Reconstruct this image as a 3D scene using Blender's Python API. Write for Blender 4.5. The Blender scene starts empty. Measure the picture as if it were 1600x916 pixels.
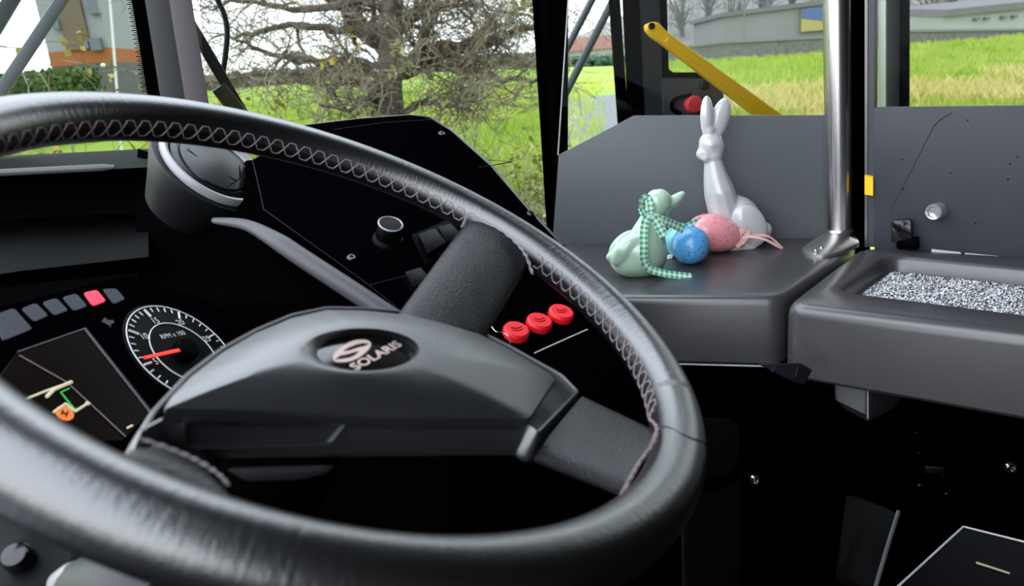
import bpy, bmesh, math, random
import numpy as np
from mathutils import Vector, Matrix
random.seed(7); rng = np.random.default_rng(7)
scene = bpy.context.scene
COL = scene.collection
R_ = math.radians

# ------------------------------------------------------------------ camera
FPX = 1150.0; CX, CY = 800.0, 458.0
EYE = Vector((0, 0, 1.90)); PITCH, ROLL = R_(16.5), R_(5.0)
_F = Vector((0, math.cos(PITCH), -math.sin(PITCH)))
_U0 = Vector((0, math.sin(PITCH), math.cos(PITCH))); _R0 = Vector((1, 0, 0))
_R = _R0 * math.cos(ROLL) - _U0 * math.sin(ROLL)
_U = _R0 * math.sin(ROLL) + _U0 * math.cos(ROLL)
cam = bpy.data.cameras.new('camera'); camo = bpy.data.objects.new('camera', cam); COL.objects.link(camo)
cam.sensor_fit = 'HORIZONTAL'; cam.sensor_width = 36; cam.lens = FPX / 1600 * 36
cam.clip_start = 0.02; cam.clip_end = 500
m = Matrix((_R, _U, -_F)).transposed().to_4x4(); m.translation = EYE
camo.matrix_world = m; scene.camera = camo
cam.dof.use_dof = True; cam.dof.focus_distance = 1.05; cam.dof.aperture_fstop = 9.0

def ray(px, py): return _F + _R * ((px - CX) / FPX) - _U * ((py - CY) / FPX)
def W(px, py, d): return EYE + ray(px, py) * d                 # a point seen in that direction, d metres deep
def PL(px, py, P, n):                                          # where that direction meets a plane
    r = ray(px, py); return EYE + r * (((P - EYE).dot(n)) / r.dot(n))
def Z(px, py, z): return PL(px, py, Vector((0, 0, z)), Vector((0, 0, 1)))
def depth(P): return (P - EYE).dot(_F)
def c2w(x, y, z): return _R * x - _U * y + _F * z              # vector: right, down, forward

# ------------------------------------------------------------------ materials
MATS = {}
def mat(name, col, rough=0.5, metal=0.0, spec=0.5, bump=None, var=None, coat=0.0, emit=None, ior=1.5):
    if name in MATS: return MATS[name]
    M = bpy.data.materials.new(name); M.use_nodes = True; nt = M.node_tree; b = nt.nodes['Principled BSDF']
    b.inputs['Base Color'].default_value = (*col, 1); b.inputs['Roughness'].default_value = rough
    b.inputs['IOR'].default_value = ior; b.inputs['Metallic'].default_value = metal; b.inputs['Specular IOR Level'].default_value = spec
    b.inputs['Coat Weight'].default_value = coat; b.inputs['Coat Roughness'].default_value = 0.08
    tc = nt.nodes.new('ShaderNodeTexCoord')
    if bump:
        for i, (sc, st, dist) in enumerate(bump):
            n = nt.nodes.new('ShaderNodeTexNoise'); n.inputs['Scale'].default_value = sc; n.inputs['Detail'].default_value = 3
            bp = nt.nodes.new('ShaderNodeBump'); bp.inputs['Strength'].default_value = st; bp.inputs['Distance'].default_value = dist
            nt.links.new(tc.outputs['Object'], n.inputs['Vector']); nt.links.new(n.outputs['Fac'], bp.inputs['Height'])
            if i: nt.links.new(prev.outputs['Normal'], bp.inputs['Normal'])
            prev = bp
        nt.links.new(prev.outputs['Normal'], b.inputs['Normal'])
    if var:
        sc, c2, lo, hi = var
        n = nt.nodes.new('ShaderNodeTexNoise'); n.inputs['Scale'].default_value = sc; n.inputs['Detail'].default_value = 5
        r = nt.nodes.new('ShaderNodeValToRGB'); r.color_ramp.elements[0].position = lo; r.color_ramp.elements[1].position = hi
        r.color_ramp.elements[0].color = (*col, 1); r.color_ramp.elements[1].color = (*c2, 1)
        nt.links.new(tc.outputs['Object'], n.inputs['Vector']); nt.links.new(n.outputs['Fac'], r.inputs['Fac'])
        nt.links.new(r.outputs['Color'], b.inputs['Base Color'])
    if emit:
        b.inputs['Emission Color'].default_value = (*emit[0], 1); b.inputs['Emission Strength'].default_value = emit[1]
    MATS[name] = M; return M

def glass_mat(name, tint, refl):
    M = bpy.data.materials.new(name); M.use_nodes = True; nt = M.node_tree; nt.nodes.clear()
    o = nt.nodes.new('ShaderNodeOutputMaterial'); mx = nt.nodes.new('ShaderNodeMixShader')
    t = nt.nodes.new('ShaderNodeBsdfTransparent'); t.inputs['Color'].default_value = (*tint, 1)
    g = nt.nodes.new('ShaderNodeBsdfGlossy'); g.inputs['Roughness'].default_value = 0.01
    lw = nt.nodes.new('ShaderNodeFresnel'); lw.inputs['IOR'].default_value = 1.45
    mu = nt.nodes.new('ShaderNodeMath'); mu.operation = 'MULTIPLY'; mu.inputs[1].default_value = refl
    nt.links.new(lw.outputs[0], mu.inputs[0]); nt.links.new(mu.outputs[0], mx.inputs['Fac'])
    nt.links.new(t.outputs[0], mx.inputs[1]); nt.links.new(g.outputs[0], mx.inputs[2]); nt.links.new(mx.outputs[0], o.inputs['Surface'])
    return M

leather = mat('black_leather', (0.0035, 0.0035, 0.004), 0.36, spec=0.9, bump=[(700, 0.35, 0.0006), (170, 0.25, 0.001)])
leather_spoke = mat('grained_leather', (0.003, 0.003, 0.004), 0.38, spec=0.33, bump=[(620, 0.7, 0.0012)])
hubplastic = mat('soft_touch_plastic', (0.009, 0.0095, 0.011), 0.42, spec=1.0, ior=1.75, bump=[(1500, 0.12, 0.0003)])
black = mat('black_plastic', (0.0004, 0.0004, 0.0005), 0.5, spec=0.015, bump=[(900, 0.2, 0.0004)])
matte = mat('matte_black', (0.0007, 0.0007, 0.0008), 0.9, spec=0.0)
gloss = mat('gloss_black', (0.003, 0.003, 0.003), 0.12)
panelm = mat('console_black', (0.0007, 0.0005, 0.0010), 0.7, spec=0.0, bump=[(1200, 0.25, 0.0004)])
bolster = mat('warm_grey_plastic', (0.05, 0.047, 0.052), 0.5, spec=0.4, bump=[(1100, 0.2, 0.0004)])
thread = mat('grey_thread', (0.24, 0.195, 0.205), 0.8, spec=0.2)
shelfm = mat('anthracite_plastic', (0.044, 0.041, 0.0435), 0.33, spec=0.9, bump=[(1600, 0.1, 0.0003)])
sheet = mat('slate_sheet', (0.090, 0.097, 0.106), 0.55, spec=0.35, bump=[(1500, 0.06, 0.0002)])
sheet_dark = mat('dark_slate_sheet', (0.033, 0.036, 0.045), 0.5, spec=0.35, bump=[(1500, 0.06, 0.0002)], var=(7, (0.042, 0.045, 0.055), 0.35, 0.7))
steel = mat('brushed_steel', (0.62, 0.59, 0.58), 0.27, metal=1.0)
alu = mat('cast_aluminium', (0.50, 0.48, 0.47), 0.38, metal=1.0)
chrome = mat('chrome', (0.8, 0.8, 0.8), 0.15, metal=1.0)
screwm = mat('dark_screw_metal', (0.05, 0.05, 0.055), 0.3, metal=1.0)
edgem = mat('pale_edge_trim', (0.6, 0.6, 0.6), 0.5)
ceramic = mat('white_ceramic', (0.52, 0.515, 0.52), 0.12, spec=0.6, coat=0.6)
mint = mat('mint_ceramic', (0.43, 0.59, 0.45), 0.14, spec=0.6, coat=0.5)
red = mat('red_button_plastic', (0.85, 0.012, 0.02), 0.35, spec=0.4)
redmark = mat('dark_red_mark', (0.25, 0.005, 0.01), 0.5)
yellow = mat('yellow_paint', (0.95, 0.56, 0.01), 0.4)
white_print = mat('white_print', (0.62, 0.62, 0.64), 0.5, emit=((0.6, 0.6, 0.65), 0.12))
lampgrey = mat('unlit_lamp_grey', (0.055, 0.06, 0.075), 0.6, spec=0.2)
redlamp = mat('lit_red_lamp', (0.5, 0.02, 0.05), 0.5, emit=((1.0, 0.03, 0.09), 0.75))
needle_m = mat('red_needle', (0.7, 0.02, 0.01), 0.4, emit=((1.0, 0.03, 0.01), 0.8))
lcd = mat('screen_dark', (0.0015, 0.001, 0.0008), 0.25, spec=0.03, emit=((0.012, 0.007, 0.004), 0.25))
icon_white = mat('icon_cream', (0.2, 0.2, 0.15), 0.5, emit=((0.72, 0.66, 0.45), 0.7))
icon_green = mat('icon_green', (0.02, 0.2, 0.02), 0.5, emit=((0.02, 0.45, 0.04), 0.8))
icon_orange = mat('icon_orange', (0.3, 0.1, 0.01), 0.5, emit=((0.85, 0.18, 0.02), 0.8))
logo_m = mat('logo_beige', (0.62, 0.45, 0.40), 0.45)
pillar_m = mat('pillar_grey', (0.038, 0.04, 0.04), 0.6)
pillar_w = mat('pillar_mauve', (0.085, 0.07, 0.077), 0.6)
doorframe = mat('door_frame_grey', (0.035, 0.037, 0.045), 0.45)
bark = mat('bark', (0.075, 0.056, 0.045), 0.9, bump=[(18, 0.9, 0.03)], var=(9, (0.18, 0.14, 0.11), 0.35, 0.7))
twigm = mat('twig_bark', (0.10, 0.078, 0.06), 0.9, var=(3, (0.36, 0.30, 0.21), 0.4, 0.6))
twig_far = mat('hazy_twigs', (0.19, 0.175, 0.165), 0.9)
blossom_m = mat('pale_blossom', (0.42, 0.42, 0.22), 0.8)
leafm = mat('young_leaf', (0.25, 0.28, 0.05), 0.7)
leafy = mat('yellow_leaf', (0.36, 0.29, 0.04), 0.7)
glass = glass_mat('window_glass', (0.64, 0.66, 0.65), 0.06)
glass2 = glass_mat('screen_glass', (0.80, 0.82, 0.82), 0.05)
glass3 = glass_mat('door_glass', (0.80, 0.82, 0.81), 0.04)

# ------------------------------------------------------------------ object helpers
def V(p): return Vector(p)
def tag(o, label=None, cat=None, group=None, kind=None):
    if label: o['label'] = label
    if cat: o['category'] = cat
    if group: o['group'] = group
    if kind: o['kind'] = kind
    return o
ROOT = {}
def thing(name, loc, label, cat, group=None, kind=None):
    o = bpy.data.objects.new(name, None); COL.objects.link(o); o.location = loc; o.empty_display_size = 0.05
    ROOT[o] = V(loc); return tag(o, label, cat, group, kind)
def origin_of(p):
    return ROOT[p]
def obj(name, verts, faces, m, parent=None, ang=35, uv=None, mats=None, fmat=None):
    P = [V(v) for v in verts]
    if parent is None:
        lo = V((min(p.x for p in P), min(p.y for p in P), min(p.z for p in P))); hi = V((max(p.x for p in P), max(p.y for p in P), max(p.z for p in P)))
        og = V(((lo.x + hi.x) / 2, (lo.y + hi.y) / 2, lo.z))
    else: og = ROOT[parent]
    me = bpy.data.meshes.new(name); me.from_pydata([tuple(p - og) for p in P], [], [list(f) for f in faces])
    bm = bmesh.new(); bm.from_mesh(me); bmesh.ops.recalc_face_normals(bm, faces=bm.faces); bm.to_mesh(me); bm.free()
    return link(name, me, m, parent, og, ang, uv, mats, fmat)
def link(name, me, m, parent, og, ang=35, uv=None, mats=None, fmat=None):
    me.materials.clear()
    for mm in (mats or [m]): me.materials.append(mm)
    if fmat:
        for p, i in zip(me.polygons, fmat): p.material_index = i
    if ang is not None:
        for p in me.polygons: p.use_smooth = True
        me.set_sharp_from_angle(angle=R_(ang))
    if uv:
        l = me.uv_layers.new(name='uv')
        for lp in me.loops: l.data[lp.index].uv = uv[lp.vertex_index]
    o = bpy.data.objects.new(name, me); COL.objects.link(o); ROOT[o] = og
    if parent is None: o.location = og
    else: o.parent = parent
    return o

class MB:
    """collects verts and faces of ONE mesh"""
    def __init__(s): s.v = []; s.f = []
    def add(s, v, f):
        n = len(s.v); s.v += [V(p) for p in v]; s.f += [[i + n for i in q] for q in f]; return s
    def build(s, name, m, parent=None, ang=35, **k): return obj(name, s.v, s.f, m, parent, ang, **k)

def prism(pts, vec, bevel=0.0, seg=2):
    """polygon extruded along vec, optionally bevelled"""
    n = len(pts); pts = [V(p) for p in pts]; v = pts + [p + V(vec) for p in pts]
    f = [list(range(n)), list(range(2 * n - 1, n - 1, -1))] + [[i, (i + 1) % n, n + (i + 1) % n, n + i] for i in range(n)]
    if not bevel: return v, f
    bm = bmesh.new(); bv = [bm.verts.new(p) for p in v]
    for q in f: bm.faces.new([bv[i] for i in q])
    bmesh.ops.recalc_face_normals(bm, faces=bm.faces)
    bmesh.ops.bevel(bm, geom=list(bm.edges), offset=bevel, segments=seg, profile=0.5, affect='EDGES', clamp_overlap=True)
    bm.verts.index_update(); v = [p.co.copy() for p in bm.verts]; f = [[q.index for q in g.verts] for g in bm.faces]; bm.free()
    return v, f
def box(c, ax, ay, az, bevel=0.0, seg=2):
    """box about c with half-extent vectors ax, ay, az"""
    c, ax, ay, az = V(c), V(ax), V(ay), V(az)
    return prism([c - ax - ay - az, c + ax - ay - az, c + ax + ay - az, c - ax + ay - az], az * 2, bevel, seg)
def aabox(x0, x1, y0, y1, z0, z1, bevel=0.0):
    return box(((x0 + x1) / 2, (y0 + y1) / 2, (z0 + z1) / 2), ((x1 - x0) / 2, 0, 0), (0, (y1 - y0) / 2, 0), (0, 0, (z1 - z0) / 2), bevel)
def loft(rings, cap=True, close=False):
    n = len(rings[0]); v = [p for r in rings for p in r]; f = []
    k = len(rings)
    for i in range(k if close else k - 1):
        a, b = i * n, ((i + 1) % k) * n
        for j in range(n): f.append([a + j, a + (j + 1) % n, b + (j + 1) % n, b + j])
    if cap and not close: f += [list(range(n))[::-1], list(range((k - 1) * n, k * n))]
    return v, f
def frame_of(t, up=Vector((0, 0, 1))):
    t = t.normalized(); a = up.cross(t)
    if a.length < 1e-4: a = Vector((1, 0, 0)).cross(t)
    a.normalize(); return a, t.cross(a)
def tube(path, rad, sides=8, cap=True):
    path = [V(p) for p in path]; rings = []
    rad = rad if hasattr(rad, '__len__') else [rad] * len(path)
    a = None
    for i, p in enumerate(path):
        t = (path[min(i + 1, len(path) - 1)] - path[max(i - 1, 0)])
        if t.length < 1e-9: t = Vector((0, 0, 1))
        t.normalize()
        if a is None: a, b = frame_of(t)
        else:
            a = (a - t * a.dot(t)); a = a.normalized() if a.length > 1e-6 else frame_of(t)[0]; b = t.cross(a)
        rings.append([p + (a * math.cos(2 * math.pi * k / sides) + b * math.sin(2 * math.pi * k / sides)) * rad[i] for k in range(sides)])
    return loft(rings, cap)
def lathe(c, ax, prof, seg=32, cap=True, sx=None):
    """profile of (radius, height) about axis ax at c"""
    ax = V(ax).normalized(); a, b = frame_of(ax, Vector((0.3, 0.9, 0.2)))
    return loft([[V(c) + ax * h + (a * math.cos(2 * math.pi * k / seg) + b * math.sin(2 * math.pi * k / seg)) * r for k in range(seg)] for r, h in prof], cap)
def cat(pts, n=8, closed=False):
    """Catmull-Rom through pts"""
    pts = [V(p) for p in pts]; out = []; N = len(pts)
    for i in range(N if closed else N - 1):
        g = (lambda j: pts[j % N]) if closed else (lambda j: pts[max(0, min(N - 1, j))])
        a, b, c, d = g(i - 1), g(i), g(i + 1), g(i + 2)
        for k in range(n):
            t = k / n
            out.append(0.5 * ((2 * b) + (c - a) * t + (2 * a - 5 * b + 4 * c - d) * t * t + (3 * b - a - 3 * c + d) * t ** 3))
    if not closed: out.append(pts[-1].copy())
    return out
def roundpoly(pts, r, n=6):
    """polygon with rounded corners (r scalar or per corner)"""
    pts = [V(p) for p in pts]; N = len(pts); out = []
    for i in range(N):
        a, b, c = pts[i - 1], pts[i], pts[(i + 1) % N]; rr = r[i] if hasattr(r, '__len__') else r
        u = (a - b); w = (c - b); q = min(rr, u.length * 0.48, w.length * 0.48)
        s, e = b + u.normalized() * q, b + w.normalized() * q
        for k in range(n + 1):
            t = k / n; out.append(s * (1 - t) ** 2 + b * 2 * t * (1 - t) + e * t * t)
    return out
def ico(sub=2):
    bm = bmesh.new(); bmesh.ops.create_icosphere(bm, subdivisions=sub, radius=1); bm.verts.index_update()
    v = [p.co.copy() for p in bm.verts]; f = [[q.index for q in g.verts] for g in bm.faces]; bm.free(); return v, f
ICO1, ICO2, ICO3 = ico(1), ico(2), ico(4)
def blob(mb, c, a, b, d, src=None):
    v, f = src or ICO3
    mb.add([V(c) + V(a) * p.x + V(b) * p.y + V(d) * p.z for p in v], f)
def fuse(name, mb, m, parent, voxel, smooth=6, fac=0.5, og=None):
    """joined volumes of one mesh remeshed into one continuous skin"""
    og = ROOT[parent] if parent else og
    me = bpy.data.meshes.new(name); me.from_pydata([tuple(p - og) for p in mb.v], [], mb.f)
    o = bpy.data.objects.new(name, me); COL.objects.link(o)
    r = o.modifiers.new('r', 'REMESH'); r.mode = 'VOXEL'; r.voxel_size = voxel
    s = o.modifiers.new('s', 'SMOOTH'); s.iterations = smooth; s.factor = fac
    dg = bpy.context.evaluated_depsgraph_get(); dg.update()
    me2 = bpy.data.meshes.new_from_object(o.evaluated_get(dg)); bpy.data.objects.remove(o)
    me2.name = name
    return link(name, me2, m, parent, og, 60)
def text_mesh(s, size=1.0, bold=0.0):
    """letters as (verts 2D, faces), baseline-left at 0, cap height ~0.7*size"""
    cu = bpy.data.curves.new('t', 'FONT'); cu.body = s; cu.size = size; cu.offset = bold; cu.resolution_u = 3
    o = bpy.data.objects.new('t', cu); COL.objects.link(o)
    dg = bpy.context.evaluated_depsgraph_get(); dg.update()
    me = bpy.data.meshes.new_from_object(o.evaluated_get(dg)); bpy.data.objects.remove(o)
    v = [(p.co.x, p.co.y) for p in me.vertices]; f = [list(p.vertices) for p in me.polygons]
    bpy.data.meshes.remove(me); return v, f
def dup(root, loc, label=None, scale=None, rz=0):
    r = root.copy(); COL.objects.link(r); r.location = loc; r.rotation_euler = (0, 0, rz)
    if scale: r.scale = (scale,) * 3
    if label: r['label'] = label
    for ch in list(root.children):
        c = ch.copy(); COL.objects.link(c); c.parent = r
        for g in ch.children:
            d = g.copy(); COL.objects.link(d); d.parent = c
    return r

# ================================================================== THE STEERING WHEEL
WC = EYE + c2w(-0.1014, -0.0084, 0.4540)
WN = c2w(0.3947, -0.8343, -0.3850).normalized()
EX = c2w(0.9188, 0.3584, 0.1654); EX = (EX - WN * EX.dot(WN)).normalized(); EY = WN.cross(EX)
RR, RT = 0.225, 0.0168
def wp(x, y, h=0.0): return WC + EX * x + EY * y + WN * h
def wu(px, py, h=0.0):                       # plane coordinates of a spot on the wheel, h above the rim plane
    q = PL(px, py, WC + WN * h, WN) - WC; return (q.dot(EX), q.dot(EY))
def wq(px, py, h=0.0): return PL(px, py, WC + WN * h, WN)
def rim_pt(th, ph, dr=0.0):
    e = EX * math.cos(th) + EY * math.sin(th)
    return WC + e * (RR + (RT + dr) * math.cos(ph)) + WN * ((RT + dr) * math.sin(ph))
rim_leather = mat('rim_leather', (0.0015, 0.0014, 0.0019), 0.30, spec=1.0, ior=1.65, bump=[(800, 0.3, 0.0005)])
nt = rim_leather.node_tree; uvn = nt.nodes.new('ShaderNodeUVMap'); mpn = nt.nodes.new('ShaderNodeMapping'); mpn.inputs['Scale'].default_value = (1.0, 0.16, 1)
nz = nt.nodes.new('ShaderNodeTexNoise'); nz.inputs['Scale'].default_value = 420; nz.inputs['Detail'].default_value = 2; nz.inputs['Distortion'].default_value = 0.6
bp2 = nt.nodes.new('ShaderNodeBump'); bp2.inputs['Strength'].default_value = 0.22; bp2.inputs['Distance'].default_value = 0.001
pb = nt.nodes['Principled BSDF']; old = pb.inputs['Normal'].links[0].from_socket
nt.links.new(uvn.outputs[0], mpn.inputs[0]); nt.links.new(mpn.outputs[0], nz.inputs['Vector']); nt.links.new(nz.outputs['Fac'], bp2.inputs['Height']); nt.links.new(old, bp2.inputs['Normal']); nt.links.new(bp2.outputs[0], pb.inputs['Normal'])
wheel = thing('steering_wheel', WC - WN * 0.07, 'large black leather steering wheel with stitched rim and three spokes', 'steering wheel')
v, f = loft([[rim_pt(2 * math.pi * i / 220, 2 * math.pi * k / 36) for k in range(36)] for i in range(220)], close=True)
rimuv = [(i / 220 * 1.414, k / 36 * 0.1055) for i in range(220) for k in range(36)]
obj('rim', v, f, rim_leather, wheel, uv=rimuv)
def stitching(th0, th1, name='stitching'):
    mb = MB(); per = 0.025 / RR; n = int(abs(th1 - th0) / per); pc, A = R_(183), R_(20)
    for sgn in (1, -1):
        path = []; st_ = (th1 - th0) / (n * 2)
        for i in range(n * 2):
            th = th0 + st_ * i; p0 = sgn * A * (1 if i % 2 else -1)
            path += [rim_pt(th - st_ * 0.2, pc + p0, 0.0002), rim_pt(th + st_ * 0.2, pc + p0, 0.0002)]
            path += [rim_pt(th + st_ * (0.2 + 0.6 * q / 6), pc + p0 * (1 - 2 * q / 6), 0.0003) for q in range(1, 6)]
        mb.add(*tube(path, 0.00048, 5))
    return mb.build(name, thread, wheel)
stitching(R_(70), R_(225)); stitching(R_(50), R_(-8))
# seams running round the tube at the section ends
mb = MB()
for th in (R_(-16),): mb.add(*tube([rim_pt(th + 0.03 * math.sin(p * 0.05), R_(p), 0.0) for p in range(-40, 200, 8)], 0.0006, 5))
mb.build('rim_seam', leather, wheel)

def spoke(name, p0l, p0r, h0, p1l, p1r, h1, thick, m, crown=0.006, n=10, sag=0.0):
    rings = []
    for i in range(n + 1):
        t = i / n
        l = V(wq(*p0l, h0)) * (1 - t) + V(wq(*p1l, h1)) * t; r = V(wq(*p0r, h0)) * (1 - t) + V(wq(*p1r, h1)) * t
        c = (l + r) / 2 - WN * sag * math.sin(math.pi * t); a = (r - l) / 2; ring = []
        for k in range(28):
            g = 2 * math.pi * k / 28; cs, sn = math.cos(g), math.sin(g)
            x = abs(cs) ** 0.33 * (1 if cs > 0 else -1); y = abs(sn) ** 0.6 * (1 if sn > 0 else -1)
            ring.append(c + a * x + WN * (y * thick / 2 + (crown * (1 - x * x) if y > 0 else 0) - thick / 2))
        rings.append(ring)
    v, f = loft(rings); return obj(name, v, f, m, wheel, 50)
spoke('spoke', (612, 500), (752, 535), -0.033, (732, 338), (832, 400), -0.001, 0.016, leather_spoke)
spoke('spoke', (914, 614), (845, 698), -0.039, (1030, 668), (984, 748), -0.004, 0.017, leather_spoke, crown=0.002)
def strap(stations, thick, m):
    rings = []
    for l, r, h in stations:
        l, r = V(wq(*l, h)), V(wq(*r, h)); c = (l + r) / 2; a = (r - l) / 2; ring = []
        for k in range(28):
            g = 2 * math.pi * k / 28; cs, sn = math.cos(g), math.sin(g)
            ring.append(c + a * abs(cs) ** 0.5 * (1 if cs > 0 else -1) + WN * (abs(sn) ** 0.7 * (1 if sn > 0 else -1) * thick / 2 - thick / 2))
        rings.append(ring)
    v = []
    pr = [cat([rg[k] for rg in rings], 5) for k in range(28)]
    v, f = loft([[p[i] for p in pr] for i in range(len(pr[0]))]); return obj('spoke', v, f, m, wheel, 50)
strap([((140, 745), (425, 835), 0.008), ((178, 710), (392, 800), 0.0130), ((206, 691), (360, 760), 0.0122), ((220, 694), (352, 755), 0.006), ((232, 690), (335, 738), -0.030), ((262, 680), (340, 715), -0.052)], 0.014, leather_spoke)

# hub: a base shell and a domed cover with a sunken emblem
PADH = -0.031
pad_px = [(257, 640), (268, 622), (300, 589), (350, 551), (400, 522), (455, 499), (510, 486), (570, 487), (640, 494), (700, 507), (745, 522), (800, 550), (862, 588), (866, 594), (828, 652), (820, 657), (700, 654), (560, 649), (420, 644), (275, 640)]
pad = [wu(x, y, PADH) for x, y in pad_px]
emb_c = wu(567, 549, -0.016)
def ell_px(cx, cy, rx, ry, rot=0, n=72):
    return [(cx + rx * math.cos(a) * math.cos(rot) - ry * math.sin(a) * math.sin(rot), cy + rx * math.cos(a) * math.sin(rot) + ry * math.sin(a) * math.cos(rot)) for a in [2 * math.pi * i / n for i in range(n)]]
def radial(poly, c, ang):
    """distance from c to polygon along ang"""
    d = (math.cos(ang), math.sin(ang)); best = 0
    for i in range(len(poly)):
        a, b = poly[i - 1], poly[i]; ex, ey = b[0] - a[0], b[1] - a[1]; den = d[0] * ey - d[1] * ex
        if abs(den) < 1e-12: continue
        wx, wy = a[0] - c[0], a[1] - c[1]; t = (wx * ey - wy * ex) / den; s = (wx * d[1] - wy * d[0]) / den
        if t > 0 and -1e-6 <= s <= 1 + 1e-6: best = max(best, t)
    return best
NA = 180
angs = [2 * math.pi * i / NA for i in range(NA)]
e_out = [wu(x, y, -0.016) for x, y in ell_px(565, 548, 90, 34)]
e_in = [wu(x, y, -0.020) for x, y in ell_px(573, 549, 76, 29)]
ro = [radial(e_out, emb_c, a) for a in angs]; ri = [radial(e_in, emb_c, a) for a in angs]; rp = [radial(pad, emb_c, a) for a in angs]
def ring2(rad, hs): return [wp(emb_c[0] + r * math.cos(a), emb_c[1] + r * math.sin(a), h) for r, a, h in zip(rad, angs, hs if hasattr(hs, '__len__') else [hs] * NA)]
rings = [ring2(ri, -0.0215), ring2([i * 0.85 + o * 0.15 for i, o in zip(ri, ro)], -0.020), ring2([i * 0.3 + o * 0.7 for i, o in zip(ri, ro)], -0.0168), ring2(ro, -0.0156)]
for k in range(1, 15):
    t = k / 14; rings.append(ring2([o + (p - o) * t for o, p in zip(ro, rp)], -0.0154 - (-PADH - 0.0154 - 0.0008) * t ** 1.7 ))
rings.append(ring2([p + 0.0009 for p in rp], PADH - 0.0014)); rings.append(ring2([p + 0.0009 for p in rp], PADH - 0.008))
v, f = loft(rings, cap=False)
cover = obj('hub_cover', v, f, hubplastic, wheel, 24)
# emblem
emb = obj('emblem', *loft([ring2([r * 1.01 for r in ri], -0.0225), ring2([r * 1.01 for r in ri], -0.0212), ring2([r * 0.6 for r in ri], -0.0208), ring2([r * 0.1 for r in ri], -0.0207)]), gloss, wheel)
EH = -0.0204
mb = MB()
cpx, r0 = wu(549, 550, EH), 0.0
dpts = [wu(x, y, EH) for x, y in cat([V((x, y, 0)) for x, y in [(520, 559), (523, 552), (535, 542), (551, 534), (567, 532), (577, 535), (579, 541), (573, 550), (560, 560), (545, 566), (531, 567), (522, 565)]], 5, True) and [(p.x, p.y) for p in cat([V((x, y, 0)) for x, y in [(520, 559), (523, 552), (535, 542), (551, 534), (567, 532), (577, 535), (579, 541), (573, 550), (560, 560), (545, 566), (531, 567), (522, 565)]], 5, True)]]
mb.add(*prism([wp(x, y, EH) for x, y in dpts], WN * 0.0006))
logo = mb.build('logo', logo_m, emb, 30); logo['label'] = 'beige round S symbol'
mb = MB()
for px in ([(536, 549), (543, 544), (555, 539), (566, 536.5), (577, 537.5), (570, 540.5), (558, 543.5), (547, 547.5)], [(523, 562), (531, 556), (543, 553.5), (552, 551), (561, 548.5), (555, 555), (546, 559), (534, 561)]):
    mb.add(*prism([wq(x, y, EH + 0.0006) for x, y in px], WN * 0.0002))
mb.build('logo_slit', gloss, logo, 30)
tv, tf = text_mesh('SOLARIS', 1.0, 0.02)
wd = max(p[0] for p in tv); A, B = V((*wu(556, 580, EH), 0)), V((*wu(629, 540, EH), 0)); u = (B - A); s = u.length / wd; u.normalize(); w2 = V((-u.y, u.x, 0))
obj('lettering', [wp(*(A + u * x * s + w2 * y * s * 0.62).to_2d(), EH + 0.0003) for x, y in tv], tf, logo_m, emb, 30)['label'] = 'beige SOLARIS letters'

# hub base: shell under the cover with its camera-facing wall, horn bar and thumb lever
base_px = [(218, 676), (238, 640), (292, 582), (345, 542), (400, 512), (455, 489), (510, 478), (570, 479), (645, 486), (705, 499), (752, 515), (806, 543), (880, 584), (906, 611), (842, 677), (826, 664), (262, 653)]
BH = -0.0365
bp0 = roundpoly([V((*wu(x, y, BH), 0)) for x, y in base_px], 0.0035, 4)
_ar = sum(bp0[i - 1].x * bp0[i].y - bp0[i].x * bp0[i - 1].y for i in range(len(bp0)))
_nm = []
for i in range(len(bp0)):
    e = (bp0[(i + 1) % len(bp0)] - bp0[i - 1]).normalized(); _nm.append(V((e.y, -e.x, 0)) * (1 if _ar > 0 else -1))
cb = sum(bp0, V((0, 0, 0))) / len(bp0)
def ringb(d, h, sc=1.0): return [wp(*(cb + (p + q * d - cb) * sc).to_2d(), h) for p, q in zip(bp0, _nm)]
v, f = loft([ringb(-0.003, -0.050, 0.8), ringb(-0.0028, -0.050), ringb(-0.0026, -0.0385), ringb(-0.0018, -0.0368), ringb(-0.0005, -0.0366), ringb(0.0006, -0.0380), ringb(0.0045, -0.0540), ringb(0.0045, -0.0570), ringb(0.002, -0.0600), ringb(-0.004, -0.0615), ringb(-0.006, -0.064, 0.85)])
basep = obj('hub_base', v, f, hubplastic, wheel, 40)
def wall_pt(px, py, out=0.0):
    """a spot on the camera-facing wall of the hub base"""
    a, b = wp(*wu(262, 653, BH), BH), wp(*wu(826, 664, BH), BH)
    nn = (b - a).normalized().cross(WN); nn = nn if nn.dot(EYE - a) > 0 else -nn
    a = a + nn * 0.0007; dn = -WN * 0.016 + nn * 0.0039; nn = (b - a).cross(dn).normalized(); nn = nn if nn.dot(EYE - a) > 0 else -nn
    return PL(px, py, a + nn * out, nn)
hp = [wall_pt(x, y, 0.0002) for x, y in [(287, 660), (544, 660), (516, 695), (290, 704)]]
hpi = [wall_pt(x, y, 0.0010) for x, y in [(297, 666), (532, 666), (511, 690), (298, 697)]]
nb = (wall_pt(400, 680, 0.004) - wall_pt(400, 680, 0)).normalized()
mb = MB(); mb.add(*loft([roundpoly(hp, 0.003, 4), roundpoly([p + nb * 0.0028 for p in hp], 0.003, 4), roundpoly([p + nb * 0.0028 for p in [wall_pt(x, y) for x, y in [(291, 662), (540, 662), (515, 693), (293, 701)]]], 0.003, 4), roundpoly([p - nb * 0.001 for p in hpi], 0.003, 4)], cap=True))
mb.build('horn_bar', hubplastic, basep, 30)
lev = [wall_pt(x, y, 0.004) for x, y in [(352, 734), (420, 730), (505, 728), (526, 729), (512, 740), (470, 750), (385, 752)]]
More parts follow.
